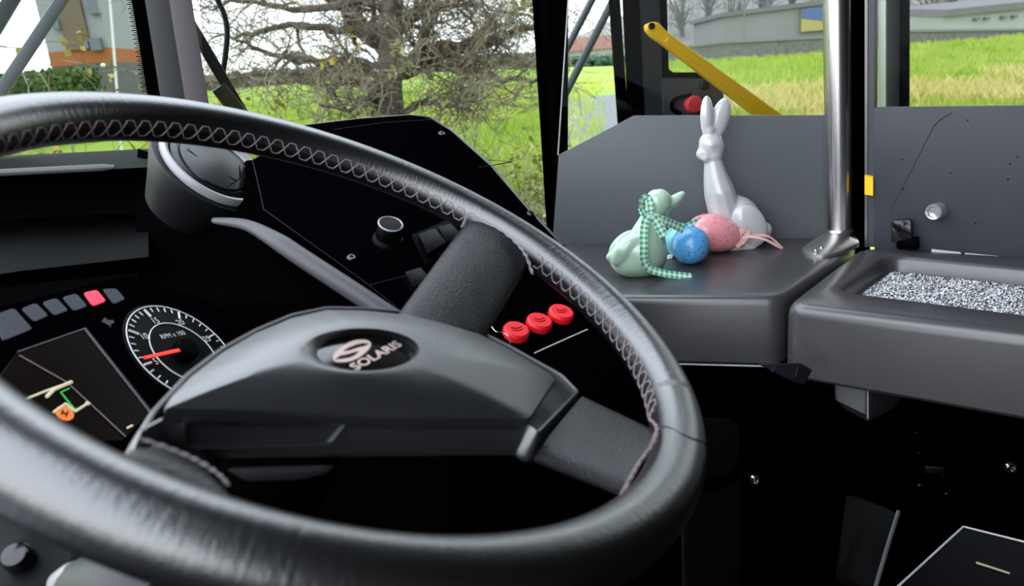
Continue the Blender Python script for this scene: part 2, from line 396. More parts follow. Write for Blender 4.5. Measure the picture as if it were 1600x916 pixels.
obj('thumb_lever', *prism(lev, -nb * 0.012, 0.002, 2), hubplastic, basep, 40)
# stitched seams where spokes meet the rim
def cord(pxs, h, name='seam_stitching', rad=0.00055, gap=0.0010):
    c = cat([wq(x, y, hh) for (x, y), hh in zip(pxs, h)], 10); mb = MB()
    for s in (-1, 1):
        mb.add(*tube([p + (EX * 0.6 + EY * 0.2) * gap * s + WN * 0.0005 * math.sin(i * 1.6 + s) for i, p in enumerate(c)], rad, 5))
    return mb.build(name, thread, wheel)
cord([(722, 355), (735, 338), (770, 352), (803, 376), (822, 400), (832, 428)], [0.0, 0.010, 0.013, 0.013, 0.011, 0.004])
cord([(1015, 655), (1026, 668), (1022, 690), (1000, 722), (985, 748), (967, 782)], [0.002, 0.008, 0.010, 0.010, 0.008, 0.004])
cord([(215, 684), (262, 700), (305, 718), (340, 740), (357, 758)], [0.0125, 0.013, 0.013, 0.013, 0.0125], rad=0.0003, gap=0.0004)
# column under the hub
mb = MB(); mb.add(*lathe(WC - WN * 0.065, -WN, [(0.05, 0), (0.045, 0.02), (0.038, 0.05), (0.038, 0.16), (0.06, 0.17), (0.06, 0.5)], 32))
col = mb.build('steering_column', matte, None, 40); tag(col, 'black round steering column under the wheel hub', 'steering column')

# ================================================================== INSTRUMENT CLUSTER
IO = W(290, 548, 0.68)
IA = c2w(24.31, -7.70, 89.5).normalized(); IB = c2w(60.66, 69.68, -10.5); IB = (IB - IA * IB.dot(IA)).normalized()   # right and down on the panel
INn = IA.cross(IB); INn = INn if INn.dot(EYE - IO) > 0 else -INn
def ip(px, py, h=0.0): return PL(px, py, IO + INn * h, INn)
def il(a, b, h=0.0): return IO + IA * a + IB * b + INn * h
cl = thing('instrument_cluster', il(0, 0.1, -0.06), 'black instrument cluster with warning lamps, screen and rev counter', 'instrument cluster')
pl = [ip(x, y, -0.004) for x, y in [(-90, 500), (200, 428), (330, 470), (470, 640), (330, 760), (60, 740), (-90, 640)]]
obj('face_plate', *prism(pl, -INn * 0.02, 0.002), panelm, cl, 30)
def flat(pxs, h, th=0.0008): return prism([ip(x, y, h) for x, y in pxs], INn * th)
for i, q in enumerate([[(-12, 494), (21, 483), (50, 516), (3, 535)], [(32, 484), (55, 475), (75, 495), (53, 505)], [(65, 474), (87, 467), (106, 487), (84, 495)], [(96, 466), (118, 460), (136, 480), (115, 488)], [(129, 459), (150, 454), (165, 472), (144, 480)], [(159, 453), (180, 452), (195, 469), (177, 477)]]):
    pts = roundpoly([ip(x, y, -0.0045) for x, y in q], 0.003, 3)
    l = obj('warning_lamp', *prism(pts, INn * 0.0015, 0.0004, 1), redlamp if i == 4 else lampgrey, cl, 30)
    if i == 4: l['label'] = 'lit red warning lamp'
mb = MB(); mb.add(*flat([(158, 503), (163, 497), (168, 501), (176, 501), (178, 505), (172, 508), (173, 512), (168, 508)], -0.0042)); mb.build('turn_arrow', lampgrey, cl, 30)
# screen
sc_px = [(28, 549), (135, 513), (238, 642), (190, 690), (130, 690), (-10, 600)]
scr = obj('display_screen', *prism([ip(x, y, -0.0042) for x, y in sc_px], INn * 0.0012, 0.0004, 1), lcd, cl, 30)
mb = MB()
for a, b in (((132, 513), (238, 648)), ((28, 550), (134, 513))):
    mb.add(*tube([ip(*a, -0.0025), ip(*b, -0.0025)], 0.0006 if b[1] < 600 else 0.0011, 6))
mb.build('screen_bezel', mat('bezel_grey', (0.10, 0.10, 0.11), 0.3), scr, 40)
mb = MB(); mb.add(*tube([ip(30, 555, -0.002), ip(104, 597, -0.002), ip(138, 628, -0.002), ip(196, 682, -0.002)], 0.0004, 5)); mb.build('screen_line', mat('faint_line', (0.1, 0.08, 0.08), 0.5, emit=((0.2, 0.16, 0.15), 0.4)), scr)
def stroke(pts, w, h=-0.0018):
    mb = MB()
    for (a, b) in zip(pts[:-1], pts[1:]): mb.add(*tube([ip(*a, h), ip(*b, h)], w, 5))
    return mb
ic = stroke([(40, 624), (75, 610), (112, 597)], 0.0009); q = stroke([(73, 620), (84, 609), (112, 597)], 0.0014); ic.add(q.v, q.f)
ic.build('bus_roof_icon', icon_white, scr); ic = MB()
q = stroke([(84, 644), (103, 631), (118, 643), (138, 630)], 0.0010); ic.add(q.v, q.f)
q = stroke([(134, 628), (140, 632)], 0.0012); ic.add(q.v, q.f); stroke([(199, 669), (207, 665)], 0.0009).build('screen_mark', icon_white, scr)
ic.build('bus_outline_icon', icon_white, scr)
stroke([(108, 607), (95, 613), (117, 640), (127, 637)], 0.0006).build('door_icon', icon_green, scr)
oc = ip(101, 646, -0.0018); mb = MB(); mb.add(*lathe(oc, INn, [(0.0065, -0.0004), (0.0065, 0.0004)], 20)); mb.build('wheel_icon', icon_orange, scr)
mb = stroke([(96, 648), (98, 641)], 0.0006, -0.0012); q = stroke([(103, 651), (106, 643)], 0.0006, -0.0012); mb.add(q.v, q.f); q = stroke([(98, 645), (104, 647)], 0.0006, -0.0012); mb.add(q.v, q.f); mb.build('wheel_icon_mark', lcd, scr)
# rev counter
tach = obj('rev_counter', *lathe(IO - INn * 0.004, INn, [(0.0585, 0), (0.0585, 0.0012), (0.057, 0.0016)], 64), mat('dial_face', (0.001, 0.0008, 0.001), 0.5, spec=0.05), cl, 30)
def dial(a, r): return il(math.cos(a) * r, math.sin(a) * r, -0.0016)
def dang(px, py):
    q = ip(px, py) - IO; return math.atan2(q.dot(IB), q.dot(IA))
def ringline(r, w, a0, a1, n=70): return tube([dial(a0 + (a1 - a0) * i / n, r) for i in range(n + 1)], w, 5)
k5 = [dang(229, 568), dang(220, 519), dang(248, 492), dang(294, 492), dang(339, 519)]
k5 = [a - 2 * math.pi if a > k5[0] + 1e-6 else a for a in k5]
k5 = [a if a > 0 else a + 2 * math.pi for a in k5]
st = (k5[4] - k5[0]) / 4
if st < 0: st += 2 * math.pi / 4
st = abs(st); a5 = k5[0]
mb = MB(); mb.add(*ringline(0.0555, 0.0006, a5 - st * 1.15, a5 + st * 5.2)); mb.add(*ringline(0.0345, 0.0006, a5 - st * 1.0, a5 + st * 5))
for i in range(-5, 27):
    a = a5 + st * i / 5; major = i % 5 == 0
    mb.add(*tube([dial(a, 0.0535), dial(a, 0.0445 if major else 0.0490)], 0.0011 if major else 0.0006, 5))
mb.build('dial_scale', white_print, tach)
def dial_text(s, c, size):
    tv, tf = text_mesh(s, size, 0.0); w = max(p[0] for p in tv) / 2; hh = max(p[1] for p in tv) / 2
    return [c + IA * (x - w) - IB * (y - hh) for x, y in tv], tf
for n_, s in enumerate(('5', '10', '15', '20', '25', '30')):
    mb = MB(); mb.add(*dial_text(s, dial(a5 + st * n_, 0.0395), 0.0095)); mb.build('dial_number', white_print, tach, None)
mb = MB(); mb.add(*dial_text('RPM x 100', ip(270, 523, -0.0016), 0.0072)); mb.build('dial_caption', white_print, tach, None)
nd = ip(224, 560, 0.003); ctr = IO + INn * 0.003; sd = (nd - ctr).cross(INn).normalized()
obj('needle', *prism([ctr - sd * 0.0018, ctr + sd * 0.0018, nd + sd * 0.0012, nd - sd * 0.0012], INn * 0.0012), needle_m, tach)
obj('needle_hub', *lathe(IO - INn * 0.002, INn, [(0.0115, 0), (0.0115, 0.006), (0.0095, 0.0085), (0.003, 0.009)], 28), black, tach, 40)

# ================================================================== WINDSCREEN PLANE AND DASHBOARD
WS0, WS1 = W(280, 100, 1.40), W(870, 200, 1.80)
wsd = (WS1 - WS0); wsd.z = 0; wsd.normalize(); WSN = wsd.cross(V((0, 0, 1))); WSN = WSN if WSN.y > 0 else -WSN    # points outward
def ws(px, py, o=0.0): return PL(px, py, WS0 + WSN * o, WSN)
dash = thing('dashboard', (-0.55, 0.95, 0.4), 'black dashboard below the windscreen, left of the round air vent', 'dashboard')
colsx = [-260, -80, 30, 120, 205, 232]
rows = []
for x in colsx:
    top = 248 - 0.065 * x if x < 0 else 243 - 0.05 * x
    rows.append([ws(x, top + 1, -0.03), ws(x, top + 6, -0.16), W(x, top + 26, 1.12), W(x, top + 30, 1.10), W(x, top + 36, 1.22), W(x, top + 100, 1.20), W(x, top + 112, 1.13), W(x, top + 178 - 0.06 * x, 0.86), W(x, top + 184 - 0.06 * x, 0.85), W(x, top + 196 - 0.06 * x, 0.87), W(x, top + 205 - 0.05 * x, 0.93), W(x, 760, 1.0), W(x, 1050, 1.05)])
v = [p for r in rows for p in r]; n = len(rows[0]); f = [[i * n + j, i * n + j + 1, (i + 1) * n + j + 1, (i + 1) * n + j] for i in range(len(rows) - 1) for j in range(n - 1)]
o = obj('dash_body', v, f, black, dash, 30)
mb = MB(); mb.add(*tube([W(x, (243 - 0.05 * x) + 27, 1.095) for x in range(-100, 200, 20)], [0.0055] * 14 + [0.003], 10)); mb.build('ledge_glint', bolster, dash)  # paler tube draws the glint line along the ledge
# dark mass right of the cluster, under the console
mb = MB()
g = [[W(215, 232, 1.22), W(300, 260, 1.15), W(395, 250, 1.0), W(480, 200, 1.22)],
     [W(212, 330, 1.08), W(300, 345, 1.0), W(385, 345, 0.90), W(440, 340, 0.92)],
     [W(215, 435, 0.90), W(340, 410, 0.90), W(420, 400, 0.86), W(520, 440, 0.84)],
     [W(330, 480, 0.80), W(420, 470, 0.80), W(500, 480, 0.80), W(610, 500, 0.80)],
     [W(420, 640, 0.80), W(520, 640, 0.80), W(600, 650, 0.80), W(700, 650, 0.80)],
     [W(420, 1000, 1.0), W(520, 1000, 1.0), W(600, 1000, 1.0), W(700, 1000, 1.0)]]
v = [p for r in g for p in r]; f = [[i * 4 + j, i * 4 + j + 1, (i + 1) * 4 + j + 1, (i + 1) * 4 + j] for i in range(5) for j in range(3)]
mb.add(v, f); mb.build('inner_cowl', matte, dash)
obj('side_cheek', *prism([W(216, 236, 1.21), W(216, 330, 1.12), W(214, 470, 0.93), W(214, 760, 1.02), W(214, 760, 1.5), W(216, 236, 1.5)], _R * 0.006), matte, dash)
# curved bolster edge
bpth = cat([W(335, 345, 0.90), W(385, 352, 0.86), W(428, 374, 0.83), W(475, 405, 0.81), W(530, 441, 0.79), W(580, 474, 0.775), W(640, 515, 0.76), W(700, 560, 0.75)], 6)
obj('bolster_edge', *tube(bpth, [0.004 + 0.0065 * min(1, i / 14) for i in range(len(bpth))], 14), bolster, dash, 40)
low = MB(); low.add(*aabox(-1.2, 0.34, 1.12, 1.2, 0.36, 1.36)); low.build('knee_panel', matte, dash)
kp = MB(); kp.add(*aabox(-0.165, -0.153, 1.114, 1.12, 1.20, 1.226))

# air vent
vc = W(334, 257, 0.96)
vz = ray(334, 257).normalized(); vx = (_R - vz * _R.dot(vz)).normalized(); vy = vz.cross(vx); vy = vy if vy.dot(_U) < 0 else -vy
vn = (vx * 0.51 - vy * 0.69 - vz * 0.52).normalized(); va = vx * 0.8 + vy * 0.6; va = (va - vn * va.dot(vn)).normalized(); vb = vn.cross(va)
vent = thing('air_vent', vc - vn * 0.10, 'round black air vent with a satin ring behind the wheel rim', 'air vent')
def vring(r, h, n=48): return [vc + (va * math.cos(2 * math.pi * k / n) + vb * math.sin(2 * math.pi * k / n)) * r * 1.08 + vn * h for k in range(n)]
obj('vent_housing', *loft([vring(0.046, -0.085), vring(0.060, -0.045), vring(0.0725, -0.012), vring(0.073, -0.004), vring(0.066, -0.004)]), mat('vent_plastic', (0.004, 0.0042, 0.005), 0.45, spec=0.3), vent, 40)
obj('vent_ring', *loft([vring(0.065, -0.006), vring(0.0655, 0.002), vring(0.063, 0.006), vring(0.059, 0.005), vring(0.055, -0.001), vring(0.054, -0.006)]), mat('satin_ring', (0.26, 0.26, 0.27), 0.3, spec=0.7), vent, 50)
obj('vent_flap', *loft([vring(0.054, -0.006), vring(0.053, 0.0), vring(0.047, 0.002), vring(0.046, 0.0005), vring(0.044, 0.0005), vring(0.043, 0.003), vring(0.02, 0.006), vring(0.002, 0.0065)]), gloss if 0 else mat('flap_plastic', (0.003, 0.003, 0.004), 0.28, spec=0.4), vent, 25)
lineA = MB()
for pts in ([(0.030, -0.028), (0.036, 0.0), (0.026, 0.030)], [(-0.036, -0.012), (0.0, -0.020), (0.034, -0.010)]):
    lineA.add(*tube([vc + va * a + vb * b + vn * 0.0052 for a, b in pts], 0.0005, 5))
lineA.build('flap_groove', matte, vent)

# ================================================================== SWITCH CONSOLE
K1, K2, K3 = W(640, 182, 1.10), W(412, 327, 0.85), W(870, 372, 0.95)
KN = (K2 - K1).cross(K3 - K1).normalized(); KN = KN if KN.dot(EYE - K1) > 0 else -KN
def kp_(px, py, h=0.0): return PL(px, py, K1 + KN * h, KN)
cons = thing('switch_console', kp_(700, 420, -0.2), 'black angular switch console behind the right half of the wheel', 'console')
kout = [(395, 250), (478, 197), (560, 187), (640, 181), (672, 184), (706, 205), (768, 260), (828, 330), (880, 384), (960, 470), (1010, 600), (900, 640), (700, 560), (618, 480), (577, 446), (412, 327), (402, 290)]
obj('console_body', *prism([kp_(x, y, -0.003) for x, y in kout], -KN * 0.11, 0.004, 2), panelm, cons, 30)
mb = MB(); mb.add(*tube([kp_(x, y, -0.004) for x, y in kout[1:9]], 0.0022, 8)); mb.build('console_edging', gloss, cons, 60)
mb = MB()
for pts in ([(748, 262), (800, 253), (764, 250)], [(520, 203), (600, 192), (675, 187)], [(577, 446), (640, 430)], [(412, 327), (577, 446), (618, 479)], [(395, 252), (404, 290), (412, 327)]):
    mb = MB(); mb.add(*tube([kp_(x, y, -0.0028) for x, y in pts], 0.0007, 5)); mb.build('panel_joint', mat('joint_grey', (0.005, 0.0045, 0.006), 0.6, spec=0.1), cons)
lowl = MB(); lowl.add(*tube([kp_(835, 552, -0.001), kp_(918, 515, -0.001)], 0.0008, 6)); lowl.build('edge_strip', edgem, cons)
def screw(px, py, r, h=0.0, m=screwm, parent=cons, fn=kp_, nn=KN, name='screw'):
    c = fn(px, py, h); mb = MB(); mb.add(*lathe(c, nn, [(r, -0.002), (r, 0.0015), (r * 0.75, 0.003), (r * 0.4, 0.003), (r * 0.35, 0.0015)], 16)); return mb.build(name, m, parent, 40)
for x, y in ((549, 404), (690, 210), (829, 335)): screw(x, y, 0.0055, -0.002)
kc = kp_(606, 376, -0.003)
knob = obj('rotary_knob', *lathe(kc, KN, [(0.019, 0), (0.018, 0.004), (0.0155, 0.006), (0.015, 0.022), (0.013, 0.0245), (0.002, 0.025)], 32), mat('knob_black', (0.001, 0.001, 0.001), 0.4, spec=0.06), cons, 40)
obj('knob_ring', *lathe(kc + KN * 0.0235, KN, [(0.0145, 0), (0.0150, 0.0012), (0.0135, 0.0022), (0.0125, 0.001)], 32, cap=False), mat('grey_knob_ring', (0.25, 0.25, 0.26), 0.3), knob, 40)
mb = MB(); mb.add(*prism(roundpoly([kp_(x, y, -0.004) for x, y in [(640, 378), (700, 352), (728, 385), (664, 425)]], 0.004, 3), KN * 0.010, 0.002)); mb.build('switch_housing', black, cons)
for q in ([(652, 374), (679, 363), (696, 386), (668, 403)], [(682, 362), (703, 356), (720, 376), (698, 385)]):
    obj('rocker_switch', *prism(roundpoly([kp_(x, y, 0.005) for x, y in q], 0.002, 3), KN * 0.007, 0.0015), mat('rocker_plastic', (0.0012, 0.0012, 0.0016), 0.4, spec=0.06), cons)
obj('rocker_switch', *prism(roundpoly([kp_(x, y, -0.004) for x, y in [(630, 438), (655, 430), (672, 450), (645, 462)]], 0.002, 3), KN * 0.012, 0.0015), MATS['rocker_plastic'], cons)
# three red push buttons
for i, (x, y) in enumerate(((808, 514), (844, 500), (878, 486))):
    bn = (KN * 0.75 + c2w(0.15, -0.75, -0.35) * 0.6).normalized(); c = kp_(x, y, 0.004)
    b = obj('push_button', *lathe(c - bn * 0.012, bn, [(0.0120, -0.004), (0.0140, 0.0), (0.0150, 0.004), (0.0150, 0.009), (0.0142, 0.0112), (0.0125, 0.0124), (0.006, 0.0124), (0.001, 0.0122)], 36), red, cons, 35)
    b['label'] = 'red round push button'
    a1 = (va - bn * va.dot(bn)).normalized(); b1 = bn.cross(a1); mb = MB()
    mark = [(-0.006, 0.002), (-0.004, 0.004), (0.002, 0.003), (0.006, -0.001)]
    mb.add(*tube([c + bn * 0.0006 + a1 * p - b1 * q for p, q in mark], 0.0005, 5)); mb.add(*tube([c + bn * 0.0006 + a1 * (p - 0.001) - b1 * (q - 0.004) for p, q in mark], 0.0005, 5))
    mb.add(*tube([c + bn * 0.0006 + a1 * p - b1 * q for p, q in ((-0.006, 0.002), (-0.007, -0.002))], 0.0005, 5))
    mb.build('button_mark', redmark, b)
wire = MB(); wire.add(*tube(cat([kp_(x, y, 0.006) for x, y in [(768, 510), (775, 518), (785, 520), (793, 524), (797, 535), (792, 546)]], 6), 0.0006, 6))
tag(wire.build('key_ring', chrome), 'thin bright wire ring beside the first red button', 'ring')

# tag on the knee panel, deep under the wheel
kt = thing('warning_tag', V((0, 0, 0)) + kp_(683, 790) * 0 + PL(683, 795, V((0, 1.118, 0)), V((0, 1, 0))), 'tiny pale symbol tag in the dark under the wheel', 'tag')
def kpp(px, py): return PL(px, py, V((0, 1.115, 0)), V((0, 1, 0)))
mb = MB(); mb.add(*tube([kpp(675, 780), kpp(691, 780)], 0.0008, 5)); mb.add(*tube([kpp(683, 783), kpp(683, 789)], 0.0008, 5)); mb.build('tag_line', edgem, kt)
mb = MB(); mb.add(*prism([kpp(678, 792), kpp(688, 792), kpp(689, 799), kpp(678, 799)], (0, -0.001, 0))); pl_ = mb.build('tag_plate', edgem, kt)
mb = MB(); mb.add(*lathe(kpp(683, 795) - V((0, 0.001, 0)), (0, -1, 0), [(0.0028, 0), (0.0028, 0.0006), (0.0014, 0.0006)], 14)); mb.build('tag_symbol', matte, pl_)

# ================================================================== SHELF, TRAY, POLE, PARTITION
SZ = 1.56
def sz(px, py, z=SZ): return Z(px, py, z)
def stack(corners, levels, radii, n=8):
    """loops of a rounded quad: levels = [(inset, z)]"""
    C = [V(p) for p in corners]; cen = sum(C, V((0, 0, 0))) / len(C); rings = []
    for ins, z in levels:
        pts = []
        for i, p in enumerate(C):
            a, b = (C[i - 1] - p).normalized(), (C[(i + 1) % len(C)] - p).normalized(); s = abs(a.cross(b).z)
            q = p + (a + b) * (ins / max(s, 0.3)); pts.append(V((q.x, q.y, z)))
        rings.append(roundpoly(pts, radii, n))
    return rings
shelf_c = [sz(955, 463), sz(1221, 464), sz(1340, 383), sz(1332, 363), sz(880, 384)]
v, f = loft(stack(shelf_c, [(0.004, SZ - 0.108), (0.0, SZ - 0.104), (-0.001, SZ - 0.014), (0.0008, SZ - 0.007), (0.004, SZ - 0.002), (0.010, SZ), (0.03, SZ)], [0.02, 0.02, 0.06, 0.01, 0.01]))
shelf = thing('ledge_shelf', sum(shelf_c, V((0, 0, 0))) / 5 - V((0, 0, 0.11)), 'grey plastic ledge carrying the rabbit, duck and eggs', 'shelf')
obj('shelf_shell', v, f, shelfm, shelf, 40)
sf = (sz(1222, 464) - sz(955, 463)).normalized()
mb = MB(); p0, p1 = sz(1010, 463) - V((0, 0, 0.113)), sz(1250, 463) - V((0, 0, 0.113)); mb.add(*tube([p0 + V((0, 0.008, 0)), p1 + V((0, 0.008, 0))], 0.0016, 6)); mb.build('underside_bead', edgem, shelf)
hg = thing('hinge_plate', sz(1230, 470) - V((0, -0.02, 0.135)), 'small dark hinge plate under the gap between ledge and tray', 'hinge')
mb = MB(); mb.add(*prism([W(x, y, 1.0) for x, y in [(1186, 569), (1252, 568), (1270, 578), (1258, 602), (1236, 596)]], _F * 0.01, 0.002)); hgp = mb.build('plate', mat('hinge_dark', (0.006, 0.006, 0.010), 0.4, spec=0.2), hg)
mb = MB()
for a, b in (((1212, 573), (1206, 582)), ((1248, 573), (1243, 590))): mb = MB(); mb.add(*tube([W(*a, 0.998), W(*b, 0.998)], 0.0018, 6)); mb.build('rib', MATS['hinge_dark'], hgp)

tray_c = [sz(1226, 475), sz(1600, 520) + (sz(1600, 520) - sz(1226, 475)) * 0.5, sz(1600, 400) + (sz(1600, 400) - sz(1340, 384)) * 0.7, sz(1345, 385)]
in_c = [sz(1300, 455), sz(1600, 493) + (sz(1600, 493) - sz(1300, 455)) * 0.55, sz(1600, 418) + (sz(1600, 418) - sz(1385, 398)) * 0.75, sz(1382, 397)]
tray = thing('money_tray', sum(tray_c, V((0, 0, 0))) / 4 - V((0, 0, 0.12)), 'grey plastic counter tray at right with a sunken basin', 'tray')
outer = stack(tray_c, [(0.006, SZ - 0.112), (0.0, SZ - 0.106), (0.0, SZ - 0.018), (0.0012, SZ - 0.010), (0.005, SZ - 0.003), (0.011, SZ)], [0.022, 0.03, 0.02, 0.035])
inner = stack(in_c, [(0.0, SZ), (0.003, SZ - 0.0015), (0.006, SZ - 0.006), (0.010, SZ - 0.026), (0.020, SZ - 0.030)], [0.03, 0.03, 0.03, 0.035])
v, f = loft(outer + inner); obj('tray_shell', v, f, shelfm, tray, 40)
# carpet liner: a rug of its own with lumpy loops
lc = stack(in_c, [(0.016, SZ - 0.0285)], 0.001, 1)[0]; lc = [lc[0], lc[2], lc[4], lc[6]]
nx, ny = 260, 60; v = []
for j in range(ny + 1):
    for i in range(nx + 1):
        a, b = i / nx, j / ny; p = (lc[0] * (1 - a) + lc[1] * a) * (1 - b) + (lc[3] * (1 - a) + lc[2] * a) * b
        edge = min(i, j, nx - i, ny - j) == 0
        v.append(p + V((0.0008 * random.uniform(-1, 1), 0.0008 * random.uniform(-1, 1), 0.0 if edge else 0.003 + 0.0038 * random.random())))
f = [[j * (nx + 1) + i, j * (nx + 1) + i + 1, (j + 1) * (nx + 1) + i + 1, (j + 1) * (nx + 1) + i] for j in range(ny) for i in range(nx)]
cm = bpy.data.materials.new('speckled_carpet'); cm.use_nodes = True; nt = cm.node_tree; b = nt.nodes['Principled BSDF']; b.inputs['Roughness'].default_value = 0.95; b.inputs['Specular IOR Level'].default_value = 0.1
tc = nt.nodes.new('ShaderNodeTexCoord'); vo = nt.nodes.new('ShaderNodeTexVoronoi'); vo.inputs['Scale'].default_value = 380
rp_ = nt.nodes.new('ShaderNodeValToRGB'); rp_.color_ramp.elements[0].color = (0.02, 0.02, 0.022, 1); rp_.color_ramp.elements[1].color = (0.85, 0.85, 0.86, 1); rp_.color_ramp.elements[0].position = 0.15; rp_.color_ramp.elements[1].position = 0.8
sp = nt.nodes.new('ShaderNodeSeparateColor'); nt.links.new(tc.outputs['Object'], vo.inputs['Vector']); nt.links.new(vo.outputs['Color'], sp.inputs['Color']); nt.links.new(sp.outputs[0], rp_.inputs['Fac']); nt.links.new(rp_.outputs['Color'], b.inputs['Base Color'])
tag(obj('tray_mat', v, f, cm, None, None), 'black and white speckled carpet mat lying in the grey tray', 'mat')
# bracket hanging under the tray
brk = thing('tray_bracket', W(1345, 655, 0.96), 'dark grey moulded bracket under the counter tray', 'bracket')
b_top = [W(1298, 560, 1.045), W(1360, 565, 1.02), W(1440, 590, 1.09), W(1390, 570, 1.15)]
b_bot = [W(1303, 632, 1.045), W(1357, 662, 1.02), W(1390, 645, 1.09), W(1370, 625, 1.15)]
obj('bracket_body', *loft([roundpoly(b_top, 0.008, 4), roundpoly([a * 0.5 + b * 0.5 for a, b in zip(b_top, b_bot)], 0.008, 4), roundpoly([a * 0.12 + b * 0.88 for a, b in zip(b_top, b_bot)], 0.008, 4), roundpoly([b * 0.7 + sum(b_bot, V((0, 0, 0))) / 4 * 0.3 - V((0, 0, 0.004)) for b in b_bot], 0.004, 4)]), mat('bracket_plastic', (0.03, 0.029, 0.03), 0.45, spec=0.4), brk, 40)
mb = MB(); mb.add(*tube([W(1356, 590, 1.012), W(1356, 655, 1.012)], 0.0012, 6)); mb.build('bracket_bead', mat('grey_bead', (0.16, 0.16, 0.17), 0.4), brk)

# partition screen behind the ledge
PA, PB = sz(870, 381), sz(1292, 371)
pd = (PB - PA).normalized(); PN = pd.cross(V((0, 0, 1))); PN = PN if PN.dot(EYE - PA) > 0 else -PN
def pp(px, py, o=0.0): return PL(px, py, PA + PN * o, PN)
par = thing('cab_partition', pp(1080, 384), 'cab partition of clear glass over a slate grey panel behind the rabbit', 'partition')
gp = obj('glass_pane', *prism([pp(x, y, -0.010) for x, y in [(903, -260), (866, 384), (1296, 376), (1296, -260)]], -PN * 0.005), glass2, par); gp['label'] = 'clear glass pane'
ppoly = [pp(x, y) for x, y in [(862, 396), (873, 242), (990, 181), (1293, 180), (1296, 395)]]
obj('panel', *prism(ppoly, -PN * 0.009, 0.0012, 2), sheet, par, 30)
mb = MB(); mb.add(*tube([pp(903, -260, -0.012), pp(888, 0, -0.012), pp(872, 242, -0.012)], 0.0014, 6)); mb.build('glass_edge', mat('glass_edge_grey', (0.45, 0.47, 0.48), 0.3), par)

# grab pole with cast foot
pf = sz(1311, 378); PD = V((pf.x, pf.y, 0))
def ppole(px, py): return PL(px, py, PD, V((0, -1, 0)))
pole = thing('grab_pole', pf, 'brushed steel grab pole rising from the ledge beside the rabbit', 'pole')
ptop, pbot = ppole(1304, -260), ppole(1311.5, 376)
pax = (ptop - pbot).normalized(); prad = 18.5 * depth(pf) / FPX
obj('pole_tube', *loft([[c + (frame_of(pax)[0] * math.cos(2 * math.pi * k / 40) + frame_of(pax)[1] * math.sin(2 * math.pi * k / 40)) * prad for k in range(40)] for c in (pbot, pbot + pax * 0.3, ptop)]), steel, pole, 40)
obj('pole_collar', *lathe(pbot + pax * 0.012, pax, [(prad * 1.0, 0), (prad * 1.06, 0), (prad * 1.06, 0.004), (prad, 0.004)], 32), gloss, pole)
fpx = [(1253, 394), (1262, 401), (1298, 402), (1338, 388), (1340, 379), (1325, 368), (1292, 369), (1268, 382)]
fo = cat([sz(x, y) for x, y in fpx], 5, True)
fr = [[p.copy() for p in fo], [p + V((0, 0, 0.005)) for p in fo], [p * 0.94 + pf * 0.06 + V((0, 0, 0.008)) for p in fo]]
fr += [[(p - pf).normalized() * (prad * 1.5) * 0.5 + (p * 0.5 + pf * 0.5) * 1.0 * 0.5 + pf * 0.5 - pf * 0.0 + V((0, 0, 0.013)) if 0 else p * 0.55 + pf * 0.45 + V((0, 0, 0.015)) for p in fo], [V((*(pf + (p - pf).normalized() * prad * 1.12).to_2d(), SZ + 0.021)) for p in fo], [V((*(pf + (p - pf).normalized() * prad * 1.0).to_2d(), SZ + 0.026)) for p in fo]]
obj('pole_foot', *loft(fr), alu, pole, 45)['label'] = 'cast metal foot'
for x, y in ((1275, 392), (1284, 388)):
    mb = MB(); mb.add(*lathe(sz(x, y, SZ + 0.010), (0, 0, 1), [(0.0045, -0.004), (0.0045, 0.001), (0.003, 0.002), (0.001, 0.001)], 14)); mb.build('foot_screw', chrome, pole)

# cab door at right
DA, DB = sz(1365, 384), sz(1600, 402)
dd = (DB - DA).normalized(); DN = dd.cross(V((0, 0, 1))); DN = DN if DN.dot(EYE - DA) > 0 else -DN
def dp(px, py, o=0.0): return PL(px, py, DA + DN * o, DN)
cab = thing('cab_door', dp(1500, 420), 'dark slate cab door panel with glass above the counter tray', 'cab door')
obj('panel', *prism([dp(x, y, -0.004) for x, y in [(1364, 168), (1800, 163), (1800, 440), (1366, 392)]], -DN * 0.012, 0.001), sheet_dark, cab, 30)
obj('glass_pane', *prism([dp(x, y, -0.014) for x, y in [(1364, -260), (1800, -260), (1800, 172), (1364, 172)]], -DN * 0.005), glass, cab)['label'] = 'clear glass pane'
mb = MB(); mb.add(*box((dp(1351, -260) + dp(1351, 388)) / 2 - DN * 0.02, dd * 0.0022, DN * 0.012, (dp(1351, -260) - dp(1351, 388)) / 2)); mb.build('metal_edge', mat('edge_metal', (0.16, 0.155, 0.15), 0.4, metal=1.0), cab)
obj('edge_profile', *box((dp(1357, -260) + dp(1357, 388)) / 2 - DN * 0.02, dd * 0.006, DN * 0.010, (dp(1357, -260) - dp(1357, 388)) / 2), doorframe, cab)
obj('yellow_tag', *prism([dp(x, y, 0.0) for x, y in [(1351, 274), (1364, 277), (1364, 306), (1351, 304)]], -DN * 0.022), yellow, cab)['label'] = 'yellow sticker on the door edge'
kc_ = dp(1466, 329, -0.004)
cka = (DN + c2w(-0.35, 0.0, -0.2)).normalized()
obj('door_knob', *lathe(kc_, cka, [(0.013, -0.002), (0.013, 0.004), (0.0115, 0.006), (0.0115, 0.014), (0.0135, 0.016), (0.0135, 0.022), (0.012, 0.024), (0.009, 0.0235), (0.008, 0.021), (0.001, 0.020)], 28), mat('clear_knob', (0.42, 0.43, 0.45), 0.15, metal=0.6), cab, 40)['label'] = 'glossy round knob'
lt = obj('door_latch', *prism(roundpoly([dp(x, y, 0.0) for x, y in [(1396, 376), (1396, 343), (1426, 341), (1428, 376)]], [0.001, 0.006, 0.006, 0.001], 4), DN * 0.014, 0.002), gloss, cab)
